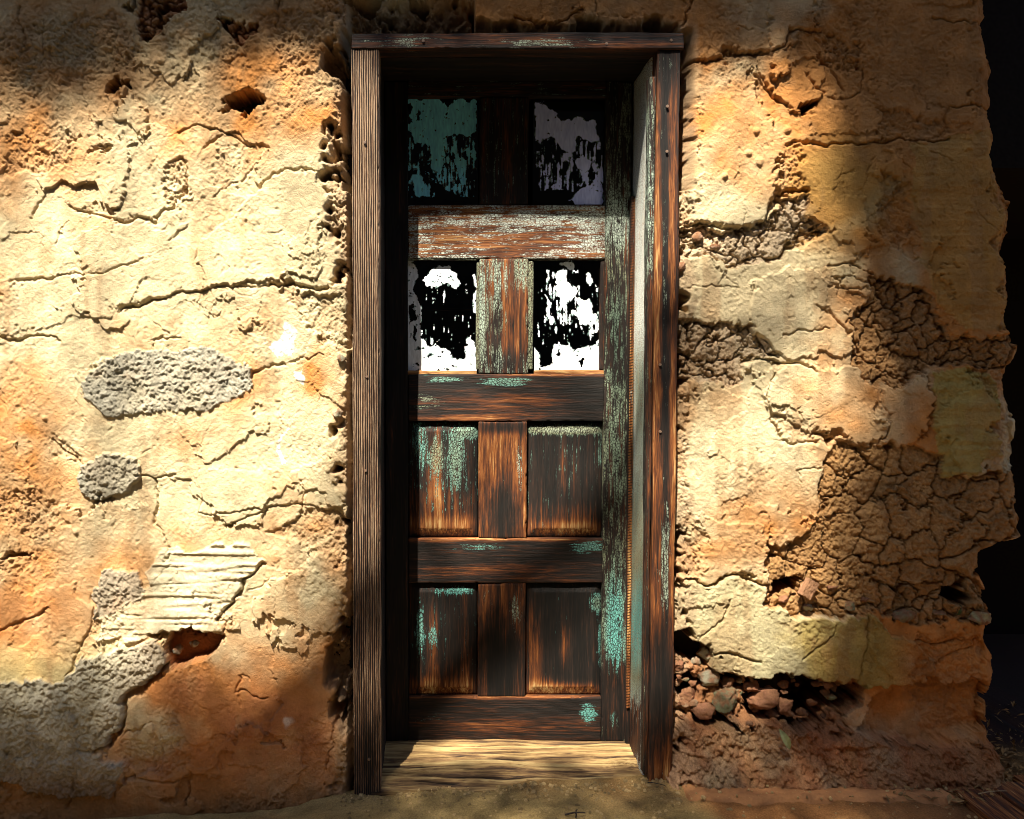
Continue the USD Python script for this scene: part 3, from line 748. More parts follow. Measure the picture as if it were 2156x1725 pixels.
def relief_at(px, py):
    i, j = int(np.clip((py - Y0) / S, 0, NY - 1)), int(np.clip((px - X0) / S, 0, NX - 1))
    return -h[i, j]


ICO = {k: trimesh.creation.icosphere(k) for k in (1, 2, 3)}


def stone_mesh(size, seed, sub=3, jag=0.28):
    r = np.random.default_rng(seed)
    v = ICO[sub].vertices.copy()
    for _ in range(11):                                          # flatten facets
        d = r.normal(size=3)
        d /= np.linalg.norm(d)
        k = r.uniform(0.55, 0.86)
        over_ = v @ d - k
        v -= np.where(over_ > 0, over_, 0)[:, None] * d
    q = v * 3
    ph = r.uniform(0, 6, (4, 3))
    v *= (1 + jag * 0.12 * sum(np.sin(q @ r.normal(0, 1.6, 3) + p.sum()) for p in ph))[:, None]
    w1 = sum(np.sin(v @ r.normal(0, 9, 3) + r.uniform(0, 6)) for _ in range(8))
    v *= (1 + 0.022 * w1)[:, None]
    v += r.normal(0, 0.06 * jag, v.shape)
    return v * size, ICO[sub].faces


GREEN, PALE, REDS, DKS = (0.20, 0.21, 0.12), (0.36, 0.33, 0.23), (0.24, 0.11, 0.06), (0.12, 0.07, 0.045)
STONES = [(1485, 1374, 22, 16, PALE), (1489, 1424, 25, 20, PALE), (1465, 1392, 12, 10, PALE), (1527, 1472, 34, 30, GREEN), (1485, 1494, 26, 20, REDS), (1608, 1470, 38, 28, REDS), (1585, 1445, 22, 18, REDS), (1654, 1487, 20, 20, REDS),
          (1749, 1467, 14, 9, GREEN), (1556, 1434, 9, 7, PALE), (1533, 1436, 16, 14, DKS), (1448, 1462, 20, 16, REDS), (1440, 1480, 16, 13, REDS), (1425, 1400, 14, 14, REDS),
          (1699, 1277, 15, 10, PALE), (1788, 1276, 15, 10, GREEN), (1906, 1295, 26, 18, (0.22, 0.17, 0.09)), (1974, 1291, 16, 9, (0.25, 0.19, 0.10)), (2018, 1285, 13, 12, (0.06, 0.13, 0.05)), (2062, 1300, 26, 18, (0.36, 0.33, 0.17)),
          (1752, 1237, 14, 5, REDS), (712, 1105, 12, 9, (0.40, 0.27, 0.15)), (716, 755, 10, 9, PALE), (712, 870, 12, 10, PALE), (375, 1368, 13, 12, (0.24, 0.23, 0.18)), (408, 1356, 12, 8, (0.36, 0.34, 0.28)),
          (1820, 1262, 12, 8, REDS), (1650, 1262, 12, 8, REDS), (1720, 1440, 14, 9, DKS), (1690, 1500, 14, 10, DKS), (1626, 1505, 16, 11, DKS), (1432, 560, 14, 12, (0.33, 0.18, 0.11)), (1470, 500, 13, 11, (0.40, 0.26, 0.17)), (1505, 520, 12, 9, (0.42, 0.28, 0.18))]
rs5 = np.random.default_rng(55)
for _ in range(46):
    t_ = rs5.random()
    sx_, sy_ = 1424 + 330 * t_ ** 1.3, 1400 + 110 * rs5.random() + 25 * t_
    r_ = rs5.uniform(6, 13)
    STONES.append((sx_, sy_, r_, r_ * rs5.uniform(0.6, 0.95), [REDS, REDS, DKS, (0.30, 0.20, 0.12), GREEN][rs5.integers(0, 5)]))
for i, (x, y, rx, ry, c) in enumerate(STONES):
    k = 0.00151
    v, f = stone_mesh(np.array([rx * k, 0.8 * (rx + ry) / 2 * k, ry * k]), 100 + i, 3 if rx > 13 else 2)
    p0 = at(x, y, min(relief_at(x, y), 0.040) - 0.2 * ry * k)
    v = v + p0
    cc = np.array(c) * np.random.default_rng(i).uniform(0.85, 1.1)
    ns = normals(v, f)
    rq = np.random.default_rng(500 + i)
    w2 = sum(np.sin(v @ rq.normal(0, 160, 3) + rq.uniform(0, 6)) for _ in range(7)) / 2
    dirt = np.clip(0.35 + 0.5 * w2 + 0.35 * ns[:, 2], 0, 0.95)[:, None]
    put(wall, 'stone', v, f, M_RUB, ns, {'pigment': mix(cc, np.array([0.25, 0.12, 0.06]), dirt)})
# the loose bit of brick leaning in its socket
bv = trimesh.creation.box((0.034, 0.03, 0.055)).subdivide().subdivide().subdivide()
v = bv.vertices.copy()
v += np.random.default_rng(3).normal(0, 0.0012, v.shape)
a = math.radians(-28)
R = np.array([[math.cos(a), 0, -math.sin(a)], [0, 1, 0], [math.sin(a), 0, math.cos(a)]])
v = v @ R.T + at(1702, 1239, -0.012)
put(wall, 'brick', v, bv.faces, M_RUB, None, {'pigment': np.tile([0.36, 0.19, 0.10], (len(v), 1))})

# ------------------------------------------------------------------ boards
def board(lo, hi, r=0.003, step=0.006, warp_mm=0.8, seed=0, fine_mm=0.3, taper=None):
    """A rounded, slightly worn board as one closed mesh."""
    lo, hi = np.minimum(lo, hi).astype(float), np.maximum(lo, hi).astype(float)
    r = min(r, 0.45 * (hi - lo).min())
    ax = []
    for k in range(3):
        n = max(2, int((hi[k] - lo[k] - 2 * r) / step) + 1)
        ax.append(np.concatenate([[lo[k], lo[k] + r * 0.35], np.linspace(lo[k] + r, hi[k] - r, n), [hi[k] - r * 0.35, hi[k]]]))
    vs, fs, o = [], [], 0
    for k in range(3):
        i, j = (k + 1) % 3, (k + 2) % 3
        A, B = np.meshgrid(ax[i], ax[j], indexing='ij')
        idx = np.arange(A.size).reshape(A.shape)
        q = np.stack([idx[:-1, :-1], idx[1:, :-1], idx[1:, 1:], idx[:-1, 1:]], -1).reshape(-1, 4)
        for s, val in ((1, hi[k]), (0, lo[k])):
            p = np.zeros((A.size, 3))
            p[:, i], p[:, j], p[:, k] = A.ravel(), B.ravel(), val
            vs.append(p)
            fs.append((q if s else q[:, ::-1]) + o)
            o += len(p)
    v, f = np.vstack(vs), np.vstack(fs)
    key = np.round(v * 1e6).astype(np.int64)
    _, first, inv = np.unique(key, axis=0, return_index=True, return_inverse=True)
    v, f = v[first], inv.ravel()[f]
    inner = np.clip(v, lo + r, hi - r)
    dvec = v - inner
    L = np.linalg.norm(dvec, axis=1, keepdims=True)
    v = np.where(L > 1e-9, inner + dvec / np.maximum(L, 1e-9) * r, v)
    rs = np.random.default_rng(1000 + seed)
    la = int(np.argmax(hi - lo))
    edge = (np.abs(dvec) > 1e-6).sum(1) >= 2
    s1 = sum(np.sin(v[:, la] * rs.uniform(20, 260) + rs.uniform(0, 6) + 9 * (v[:, (la + 1) % 3] > 0.5 * (lo + hi)[(la + 1) % 3])) for _ in range(6))
    v = v - np.where(edge, np.clip(s1 - 1.6, 0, 3), 0)[:, None] * dvec / np.maximum(L, 1e-9) * 0.0016
    dirn = v - (lo + hi) / 2
    nrm = np.where(L > 1e-9, dvec / np.maximum(L, 1e-9), 0)
    for m, amp, frq in ((3, warp_mm, 14), (4, fine_mm, 90)):
        for _ in range(m):
            w = rs.normal(0, frq, 3)
            w[np.argmax(hi - lo)] *= 0.35
            v = v + nrm * (amp * 0.001 * np.sin(v @ w + rs.uniform(0, 6)))[:, None]
    return v, f


def wear_of(v, base, blobs=(), seed=0):
    """(paint, tone, paleness) at the vertices: a base and blots given in picture units."""
    x, y = pix(v)
    out = np.tile(np.array(base, float), (len(v), 1))
    for bx, by, rx, ry, dp, dt, dl in blobs:
        g = np.exp(-np.abs((x - bx) / rx) ** 2.5 - np.abs((y - by) / ry) ** 2.5)
        out += g[:, None] * np.array([dp, dt, dl])
    return np.clip(out, 0, 1)


def put_board(parent, name, lo, hi, mat, base, blobs=(), **kw):
    v, f = board(np.array(lo), np.array(hi), **kw)
    return put(parent, name, v, f, mat, normals(v, np.vstack([f[:, :3], f[:, [0, 2, 3]]])), {'wear': wear_of(v, base, blobs)})


def rect(x0, y0, x1, y1, y):
    """World x and z limits of a picture rectangle on the plane at depth y (its middle lines)."""
    xm, ym = (x0 + x1) / 2, (y0 + y1) / 2
    return at(x0, ym, y)[0], at(x1, ym, y)[0], at(xm, y1, y)[2], at(xm, y0, y)[2]


# ------------------------------------------------------------------ door frame
DP = 0.24                                                          # how deep the door stands in the wall
YF = -0.016
frame = thing('door_frame', 'weathered timber door frame, lintel over two posts, faded turquoise paint on the right reveal', 'door frame')
xl0, xl1 = at(743, 900, YF)[0], at(799, 900, YF)[0]
xr0, xr1 = at(1375, 900, YF)[0], at(1424, 900, YF)[0]
zt0, zt1 = at(1090, 103, YF)[2], at(1090, 71, YF)[2]
zl = at(770, 1714, YF)[2]
zr = at(1400, 1655, YF)[2]
put_board(frame, 'lintel', (at(741, 85, YF)[0], YF - 0.004, zt0), (at(1438, 85, YF)[0], 0.05, zt1), M_WH, (0.16, 0.34, 0.5),
          [(850, 86, 90, 20, 0.30, 0.1, 0.0), (1150, 90, 120, 14, 0.32, 0.0, 0.0), (1300, 95, 130, 12, 0, 0.15, 0)], seed=1, warp_mm=1.2)
put_board(frame, 'post', (xl0, YF, zl), (xl1, 0.05, zt0 - 0.002), M_POST, (0.04, 0.70, 0.38),
          [(770, 1300, 40, 250, 0.0, -0.12, 0.3), (770, 1600, 60, 120, 0.1, -0.3, 0), (765, 500, 60, 300, 0, 0.06, 0)], seed=2, warp_mm=1.0)
put_board(frame, 'post', (xr0, YF, zr), (xr1, 0.05, zt0 - 0.002), M_WV, (0.14, 0.55, 0.5),
          [(1405, 130, 40, 60, 0.15, -0.3, 0.0), (1400, 250, 8, 120, 0.05, -0.4, 0), (1398, 500, 9, 300, 0.2, -0.35, 0), (1403, 900, 7, 400, 0.1, -0.4, 0), (1400, 1180, 14, 120, 0.4, -0.1, 0), (1392, 1450, 30, 110, 0.05, -0.45, 0), (1400, 1640, 30, 60, 0, 0.25, 0), (1384, 700, 8, 300, -0.1, 0.12, 0), (1418, 900, 6, 300, -0.1, 0.1, 0)], seed=3, warp_mm=1.4)
# bead beside the right post, and the boards lining the reveal
zb = at(1350, 1600, 0.12)[2] - 0.03
put_board(frame, 'bead', (xr0 - 0.018, -0.008, zr + 0.03), (xr0 - 0.001, 0.034, at(1370, 165, 0)[2]), M_WV, (0.30, 0.35, 0.4), [(1365, 400, 20, 200, 0.2, -0.1, 0.2)], seed=4, warp_mm=1.2)
put_board(frame, 'jamb_lining', (xr0 - 0.004, 0.0345, zb), (xr0 + 0.03, DP + 0.06, zt0 - 0.003), M_WHITE, (0.82, 0.6, 0.95),
          [(1350, 560, 40, 220, 0.22, 0.1, 0.1), (1348, 830, 14, 120, -0.12, 0.1, -0.45), (1345, 1130, 30, 160, -0.02, 0.0, -0.5), (1340, 1350, 30, 130, 0.05, 0, -0.75), (1335, 1540, 40, 90, -0.6, -0.2, 0)], seed=5, warp_mm=1.0, step=0.005)
put_board(frame, 'jamb_lining', (xl1 - 0.03, 0.051, zb - 0.02), (xl1, DP + 0.06, zt0 - 0.003), M_WV, (0.1, 0.15, 0.4), seed=6)  # dark tone paints in the shadow on the left reveal
put_board(frame, 'head_lining', (xl1 - 0.03, 0.051, zt0 - 0.002), (xr0 + 0.03, DP + 0.06, zt0 + 0.03), M_WH, (0.1, 0.15, 0.4), seed=7)
# toothed strip along the stop on the right
xs = xr0 - 0.004
zs1, zs0 = at(1330, 412, DP - 0.03)[2], at(1330, 1580, DP - 0.03)[2]
put_board(frame, 'door_stop', (xs - 0.016, DP - 0.022, zs0), (xs - 0.0005, DP - 0.003, zs1), M_WV, (0.25, 0.3, 0.3), seed=8)
tv, tf, o = [], [], 0
z = zs0 + 0.15
while z < zs1 - 0.01:
    b = trimesh.creation.box((0.013, 0.006, 0.0052))
    v = b.vertices.copy()
    v[:, 2] += (v[:, 0] > 0) * 0.0035
    v += [xs - 0.0085, DP - 0.0245, z]
    tv.append(v); tf.append(b.faces + o); o += 8
    z += 0.0096
tv = np.vstack(tv)
p = put(frame, 'stop_teeth', tv, np.vstack(tf), M_WV, None, {'wear': np.tile([0.25, 0.75, 0.8], (len(tv), 1))})
p.SetCustomDataByKey('kind', 'stuff')
nail = trimesh.creation.cylinder(radius=0.0042, height=0.004, sections=14)
nail.apply_transform(trimesh.transformations.rotation_matrix(math.pi / 2, [1, 0, 0]))
for x, y in [(891, 86), (1413, 85), (1277, 92), (770, 991), (772, 793), (777, 1599), (1405, 224), (1404, 319), (1390, 768), (1390, 909), (768, 300)]:
    q = at(x, y, YF - (0.007 if y < 100 else 0.003))
    put(frame, 'nail', nail.vertices + q, nail.faces, M_IRON)

# ------------------------------------------------------------------ the door
door = thing('panelled_door', 'narrow old wooden door with four panes and four panels, turquoise paint peeling off', 'door')
YD = DP
ydb = DP + 0.042
xd0, xd1 = xl1 + 0.004, at(1325, 900, YD)[0]
x_li, x_ri = at(859, 900, YD)[0], at(1272, 900, YD)[0]           # inner edges of the stiles
zd0 = at(1090, 1561, YD)[2]
zd1 = zt0 - 0.006
put_board(door, 'stile', (xd0, YD, zd0), (x_li, ydb, zd1), M_WV, (0.12, 0.12, 0.3), seed=11)  # left stile kept dark, the jamb shadow put into its tone
put_board(door, 'stile', (x_ri, YD, zd0), (xd1, ydb, zd1), M_WV, (0.42, 0.22, 0.40),
          [(1300, 470, 40, 60, 0.15, 0, 0.3), (1298, 700, 30, 120, 0.0, 0.0, -0.1), (1298, 960, 30, 160, 0.1, 0, -0.08), (1295, 1330, 22, 130, 0.2, 0, -0.32), (1295, 1480, 30, 70, -0.5, 0.1, 0), (1290, 1510, 12, 25, 0.5, 0, -0.2)], seed=12, step=0.005)


def rail(name, y0, y1, base, blobs, seed):
    z0, z1 = at(1066, y1, YD)[2], at(1066, y0, YD)[2]
    put_board(door, name, (x_li + 0.0006, YD + 0.0006, z0), (x_ri - 0.0006, ydb - 0.001, z1), M_WH, base, blobs, seed=seed, step=0.005, r=0.005)
    return z0, z1


rail('rail', 150, 204, (0.3, 0.3, 0.3), (), 13)
zA = rail('rail', 432, 545, (0.47, 0.60, 0.80), [(960, 500, 70, 30, -0.10, 0.05, 0), (1080, 520, 90, 25, -0.12, 0.08, 0), (1180, 490, 70, 35, -0.05, 0, 0), (1240, 480, 30, 50, 0.1, 0, 0), (1060, 465, 180, 14, 0.1, 0, 0)], 14)
zB = rail('rail', 788, 888, (0.10, 0.24, 0.15), [(1070, 803, 60, 12, 0.6, 0, 0.1), (930, 798, 60, 8, 0.5, 0, 0.1), (1100, 850, 120, 25, 0, 0.22, 0), (900, 845, 40, 20, 0.3, 0, 0.3), (1000, 880, 140, 7, 0, 0.4, 0), (1230, 840, 50, 50, 0, -0.2, 0), (1150, 790, 140, 4, -0.2, 0.5, 0)], 15)
zC = rail('rail', 1134, 1228, (0.16, 0.22, 0.1), [(1240, 1150, 40, 16, 0.45, 0, 0.1), (1010, 1150, 60, 12, 0.35, 0, 0.1), (1060, 1205, 190, 18, -0.1, 0.28, 0), (1060, 1136, 230, 5, -0.2, 0.65, 0)], 16)
zD = rail('bottom_rail', 1468, 1561, (0.06, 0.22, 0.1), [(1240, 1505, 22, 28, 0.65, 0, 0.0), (900, 1512, 40, 12, 0.3, 0, 0.1), (1070, 1530, 180, 20, 0, 0.22, 0), (1060, 1468, 230, 5, 0, 0.6, 0), (1060, 1555, 230, 8, 0, 0.25, 0)], 17)
z204 = at(1066, 204, YD)[2]
xm0, xm1 = at(1009, 900, YD)[0], at(1111, 900, YD)[0]


def mull(y0, y1, base, blobs, seed, dx=0.0):
    put_board(door, 'mullion', (xm0 + dx, YD + 0.001, y0 + 0.0006), (xm1 + dx, ydb - 0.001, y1 - 0.0006), M_WV, base, blobs, seed=seed, step=0.005, r=0.005)


mull(zA[1], z204, (0.3, 0.3, 0.3), (), 18)
mull(zB[1], zA[0], (0.40, 0.52, 0.4), [(1015, 640, 8, 110, 0.3, -0.1, 0.2), (1050, 600, 25, 60, 0.1, 0, 0.2), (1088, 690, 16, 80, -0.4, 0.12, 0), (1100, 580, 12, 40, 0.3, 0, 0.1), (1060, 770, 50, 35, 0.05, -0.35, 0.2), (1035, 700, 22, 60, 0.0, -0.25, 0)], 19)
mull(zC[1], zB[0], (0.12, 0.56, 0.4), [(1060, 1080, 30, 60, 0, -0.5, 0), (1095, 980, 12, 60, 0.35, 0, 0.2), (1040, 950, 30, 60, 0.05, 0.1, 0), (1060, 900, 50, 12, 0, -0.4, 0)], 20, -0.002)
mull(zD[1], zC[0], (0.16, 0.5, 0.4), [(1055, 1400, 45, 80, -0.1, -0.5, 0), (1085, 1290, 14, 50, 0.4, 0, 0.1), (1030, 1260, 14, 30, 0.25, 0, 0.1)], 21, -0.004)


def frustum(x0, x1, z0, z1, seed, bev=0.028):
    """A raised panel: field, sloping margins and a flat tongue."""
    n = 44
    xs_ = np.unique(np.concatenate([[x0, x0 + bev, x1 - bev, x1], np.linspace(x0, x1, n)]))
    zs_ = np.unique(np.concatenate([[z0, z0 + bev * 1.2, z1 - bev * 1.2, z1], np.linspace(z0, z1, 66)]))
    A, B = np.meshgrid(xs_, zs_)
    e = np.minimum(np.minimum(A - x0, x1 - A) / bev, np.minimum(B - z0, z1 - B) / (bev * 1.2))
    rise = np.clip(e, 0, 1)
    rs = np.random.default_rng(seed)
    wob = sum(0.0004 * np.sin(A * rs.normal(0, 160) + B * rs.normal(0, 12) + rs.uniform(0, 6)) for _ in range(5))
    Y = YD + 0.022 - 0.013 * rise - wob * rise
    v = np.stack([A, Y, B], -1).reshape(-1, 3)
    back = v.copy()
    back[:, 1] = YD + 0.034
    i = np.arange(A.size).reshape(A.shape)
    q = np.stack([i[:-1, :-1], i[:-1, 1:], i[1:, 1:], i[1:, :-1]], -1).reshape(-1, 4)
    rim = np.concatenate([i[0, :], i[1:, -1], i[-1, -2::-1], i[-2:0:-1, 0]])
    m = A.size
    side = np.stack([rim, rim + m, np.roll(rim, -1) + m, np.roll(rim, -1)], -1)
    corner = np.array([[i[0, 0] + m, i[-1, 0] + m, i[-1, -1] + m, i[0, -1] + m]])
    return np.vstack([v, back]), np.vstack([q, side, corner])


def panel(x0, x1, z0, z1, base, blobs, seed):
    v, f = frustum(x0, x1, z0, z1, seed)
    put(door, 'panel', v, f, M_WV, normals(v, np.vstack([f[:, :3], f[:, [0, 2, 3]]])), {'wear': wear_of(v, base, blobs)})


g = 0.001
panel(x_li + g, xm0 - g - 0.002, zC[1] + g, zB[0] - g, (0.30, 0.22, 0.2),
      [(930, 1108, 90, 22, -0.2, 0.5, 0), (915, 1000, 22, 90, 0.1, 0.3, 0), (960, 970, 16, 60, 0.45, 0.1, 0.1), (920, 960, 14, 40, 0.3, 0, 0.2), (985, 910, 25, 14, 0.6, 0, 0.1), (940, 1060, 80, 40, 0, 0.25, 0), (885, 930, 14, 50, 0.3, 0, 0)], 31)
panel(xm1 + g - 0.002, x_ri - g, zC[1] + g, zB[0] - g, (0.26, 0.14, 0.25),
      [(1200, 1114, 90, 18, 0.0, 0.68, 0), (1190, 1085, 80, 24, 0, 0.3, 0), (1190, 906, 90, 10, 0.6, 0, 0.2), (1265, 960, 10, 60, 0.25, 0, 0), (1190, 980, 20, 50, 0.1, 0.12, 0)], 32)
panel(x_li + g, xm0 - g - 0.004, zD[1] + g, zC[0] - g, (0.24, 0.15, 0.1),
      [(930, 1450, 90, 24, -0.2, 0.55, 0), (912, 1350, 14, 80, 0.05, 0.4, 0), (985, 1390, 14, 80, 0, 0.3, 0), (885, 1330, 8, 50, 0.6, 0, 0.1), (910, 1340, 10, 20, 0.4, 0, 0.1), (960, 1245, 40, 8, 0.5, 0, 0), (935, 1420, 70, 30, 0, 0.2, 0)], 33)
panel(xm1 + g - 0.004, x_ri - g, zD[1] + g, zC[0] - g, (0.18, 0.08, 0.1),
      [(1190, 1454, 95, 18, -0.2, 0.7, 0), (1125, 1370, 18, 90, 0, 0.5, 0), (1190, 1350, 14, 60, 0, 0.5, 0), (1258, 1270, 14, 20, 0.75, 0, 0.2), (1262, 1350, 5, 60, 0.4, 0, 0), (1150, 1440, 40, 20, 0, 0.2, 0)], 34)

# panes: glass with the remains of white paint on it
def film(x0, x1, y0, y1, polys, holes, streaks, seed, thresh=1.15):
    """Mask on a picture-unit raster (0.8 units): polygons of paint with ragged edges, holes, and zones of brushed streaks."""
    s = 0.8
    nx_, ny_ = int((x1 - x0) / s), int((y1 - y0) / s)
    sh = (ny_, nx_)
    a = np.zeros(sh)
    jx, jy = 2.2 * fbm(sh, 9, 3, seed + 1) / s, 2.6 * fbm(sh, 9, 3, seed + 2) / s
    I, J = np.mgrid[0:ny_, 0:nx_].astype(float)

    def ras(pts):
        im = Image.new('L', (nx_, ny_), 0)
        ImageDraw.Draw(im).polygon([((x - x0) / s, (y - y0) / s) for x, y in pts], fill=255)
        return ndi.map_coordinates(np.asarray(im, float) / 255, [I + jy, J + jx], order=1, mode='nearest')
    for p_ in polys:
        a = np.maximum(a, ras(p_))
    st = fbm(sh, 3.4, 3, seed + 3, aspect=0.09 * 3) + 0.7 * fbm(sh, 14, 2, seed + 4)
    st = fbm(np.array(sh)[::1], 3.2, 2, seed + 5, aspect=1.0) * 0.35 + 0.9 * lattice(sh, 22, 2.6, seed + 6) + 0.6 * lattice(sh, 9, 7, seed + 7)
    for p_, lvl in streaks:
        a = np.maximum(a, ras(p_) * (st > lvl))
    for p_ in holes:
        a = a * (1 - ras(p_))
    gr = np.zeros(sh)
    for p_, lvl in streaks:
        gr = np.maximum(gr, ras(p_) * (st > lvl - 0.55))
    fl = fbm(sh, 5, 3, seed + 9)
    a = a * (fl < thresh + 0.9)
    gr = np.maximum(gr, (ndi.gaussian_filter((a > 0.5).astype(float), 3) > 0.25) * (fl > 0.1)) * (lattice(sh, 6, 3, seed + 12) > 0.2)
    return (a > 0.5)[::-1], ((gr > 0.5) & (a <= 0.5))[::-1], s


def pane(x0, x1, y0, y1, polys, holes, streaks, seed, thresh=1.3, fm=None):
    yg = YD + 0.024
    L, R_, B_, T_ = rect(x0 - 3, y0 - 3, x1 + 3, y1 + 3, yg)
    b = trimesh.creation.box((R_ - L, 0.003, T_ - B_))
    gl = put(door, 'pane', b.vertices + [(L + R_) / 2, yg + 0.0015, (B_ + T_) / 2], b.faces, M_GLASS)
    m, grm, s = film(x0, x1, y0, y1, polys, holes, streaks, seed, thresh)
    ny_, nx_ = m.shape
    xw = np.linspace(rect(x0, y0, x1, y1, yg)[0], rect(x0, y0, x1, y1, yg)[1], nx_ + 1)
    zw = np.linspace(rect(x0, y0, x1, y1, yg)[2], rect(x0, y0, x1, y1, yg)[3], ny_ + 1)
    A, B = np.meshgrid(xw, zw)
    v = np.stack([A, np.full_like(A, yg - 0.0012), B], -1).reshape(-1, 3)
    i = np.arange(A.size).reshape(A.shape)
    qq = np.stack([i[:-1, :-1], i[:-1, 1:], i[1:, 1:], i[1:, :-1]], -1)
    for q, nm, mt in ((qq[m], 'paint_film', fm or M_FILM), (qq[grm], 'grime', M_GRIME)):
      if len(q):
        u, inv = np.unique(q, return_inverse=True)
        put(gl, nm, v[u], inv.reshape(q.shape), mt)


def c4(pts):
    return [(707 + x / 2.941, y / 2.941) for x, y in pts]


def c5(pts):
    return [(707 + x / 2.941, 569 + y / 2.941) for x, y in pts]


pane(859, 1004, 204, 431,
     [c4([(445, 610), (580, 608), (600, 625), (670, 630), (690, 680), (730, 625), (870, 620), (870, 815), (830, 840), (690, 835), (660, 880), (600, 885), (540, 910), (500, 880), (445, 790)]), c4([(590, 880), (660, 870), (670, 960), (640, 1110), (590, 1040)]),
      c4([(480, 1070), (540, 1080), (540, 1215), (490, 1210)]), c4([(740, 980), (790, 1000), (800, 1110), (780, 1180)])],
     [c4([(437, 655), (468, 655), (468, 760), (437, 765)]), c4([(500, 720), (512, 660), (526, 722)])],
     [(c4([(600, 850), (870, 850), (870, 1215), (740, 1210), (620, 1120)]), 0.55), (c4([(440, 860), (600, 860), (600, 1215), (440, 1215)]), 1.1)], 201, fm=M_FILM_T)
pane(1125, 1271, 204, 431,
     [c4([(1238, 638), (1275, 635), (1360, 690), (1380, 740), (1440, 745), (1530, 728), (1610, 760), (1625, 870), (1590, 890), (1540, 850), (1490, 855), (1480, 925), (1440, 950), (1380, 900), (1330, 845), (1238, 875)]), c4([(1480, 985), (1530, 958), (1580, 1000), (1570, 1050), (1500, 1060), (1480, 1030)]),
      c4([(1450, 1232), (1500, 1190), (1560, 1120), (1620, 1190), (1652, 1130), (1655, 1260), (1600, 1268), (1480, 1262)]), c4([(1520, 1060), (1560, 1060), (1570, 1130), (1530, 1110)]), c4([(1400, 960), (1440, 950), (1440, 1000), (1405, 1000)])],
     [],
     [(c4([(1240, 860), (1470, 860), (1470, 1180), (1280, 1170), (1240, 1000)]), 0.85), (c4([(1480, 860), (1660, 880), (1660, 1200), (1500, 1150)]), 0.8)], 202, fm=M_FILM_L)
pane(859, 1004, 548, 785,
     [c5([(437, -60), (480, -60), (500, 20), (480, 120), (525, 230), (530, 620), (437, 620)]), c5([(535, 65), (590, 5), (610, -20), (720, -20), (765, 60), (750, 120), (715, 90), (570, 95)]),
      c5([(520, 400), (580, 480), (610, 450), (670, 490), (720, 545), (760, 552), (800, 550), (800, 470), (825, 405), (870, 470), (870, 640), (515, 640)]), c5([(850, 30), (870, 30), (870, 260), (850, 250)])],
     [c5([(450, 220), (480, 210), (490, 300), (460, 330)]), c5([(480, 340), (500, 350), (490, 440), (475, 420)])],
     [(c5([(540, 90), (860, 90), (860, 500), (540, 500)]), 2.35)], 203, 0.6)
pane(1125, 1271, 548, 785,
     [c5([(1490, 165), (1560, 180), (1600, 250), (1612, 320), (1500, 335)]), c5([(1220, 470), (1245, 500), (1260, 560), (1330, 570), (1345, 530), (1360, 435), (1420, 470), (1490, 505), (1550, 465), (1600, 470), (1645, 410), (1645, 640), (1220, 640)]),
      c5([(1360, 20), (1400, -10), (1440, 60), (1490, 130), (1470, 170), (1410, 210), (1360, 120)]), c5([(1300, 150), (1330, 200), (1350, 340), (1320, 345)]), c5([(1380, -50), (1450, -60), (1500, 20), (1440, -10)]), c5([(1540, 20), (1570, 20), (1590, 70), (1560, 90)])],
     [c5([(1260, 560), (1340, 540), (1330, 590), (1270, 600)]), c5([(1360, 510), (1400, 470), (1390, 520)]), c5([(1500, 560), (1540, 540), (1530, 590)])],
     [(c5([(1290, 0), (1480, 0), (1500, 340), (1300, 340)]), 0.7), (c5([(1500, 320), (1620, 310), (1615, 400), (1520, 380)]), 0.4), (c5([(1220, 100), (1640, 100), (1640, 480), (1220, 480)]), 2.0)], 204)
# putty fillets and glazing beads round the lower panes
for x0, x1 in ((859, 1004), (1125, 1271)):
    for y0, y1, base in ((540, 549, (0.4, 0.2, 0.4)), (780, 789, (0.1, 0.85, 0.3))):
        L, R_, B_, T_ = rect(x0 - 1, y0, x1 + 1, y1, YD + 0.015)
        put_board(door, 'glazing_bead', (L + 0.001, YD + 0.006, B_), (R_ - 0.001, YD + 0.022, T_), M_WH, base, seed=40 + int(x0), step=0.01)
for x0, x1, b in ((1002, 1010, 0.7), (1111, 1122, 0.7), (1262, 1272, 0.3)):
    L, R_, B_, T_ = rect(x0, 552, x1, 778, YD + 0.015)
    put_board(door, 'glazing_bead', (L + 0.001, YD + 0.005, B_), (R_ - 0.0015, YD + 0.021, T_), M_WV, (b, 0.3, 0.4), seed=50 + int(x0), step=0.01)
# bar behind the lower panes
q0, q1 = at(870, 655, YD + 0.07), at(1268, 649, YD + 0.07)
put_board(door, 'inner_bar', (q0[0], YD + 0.065, q0[2]), (q1[0], YD + 0.075, q1[2]), M_WH, (0.0, 0.45, 0.3), seed=60, step=0.02)

# ------------------------------------------------------------------ sill, ground, step
def z_floor(x):
    return np.interp(x, [-1.6, -0.5, -0.25, 0.2, 0.75, 1.4, 2.3], [-0.10, -0.03, 0.015, 0.038, 0.062, 0.062, 0.05])


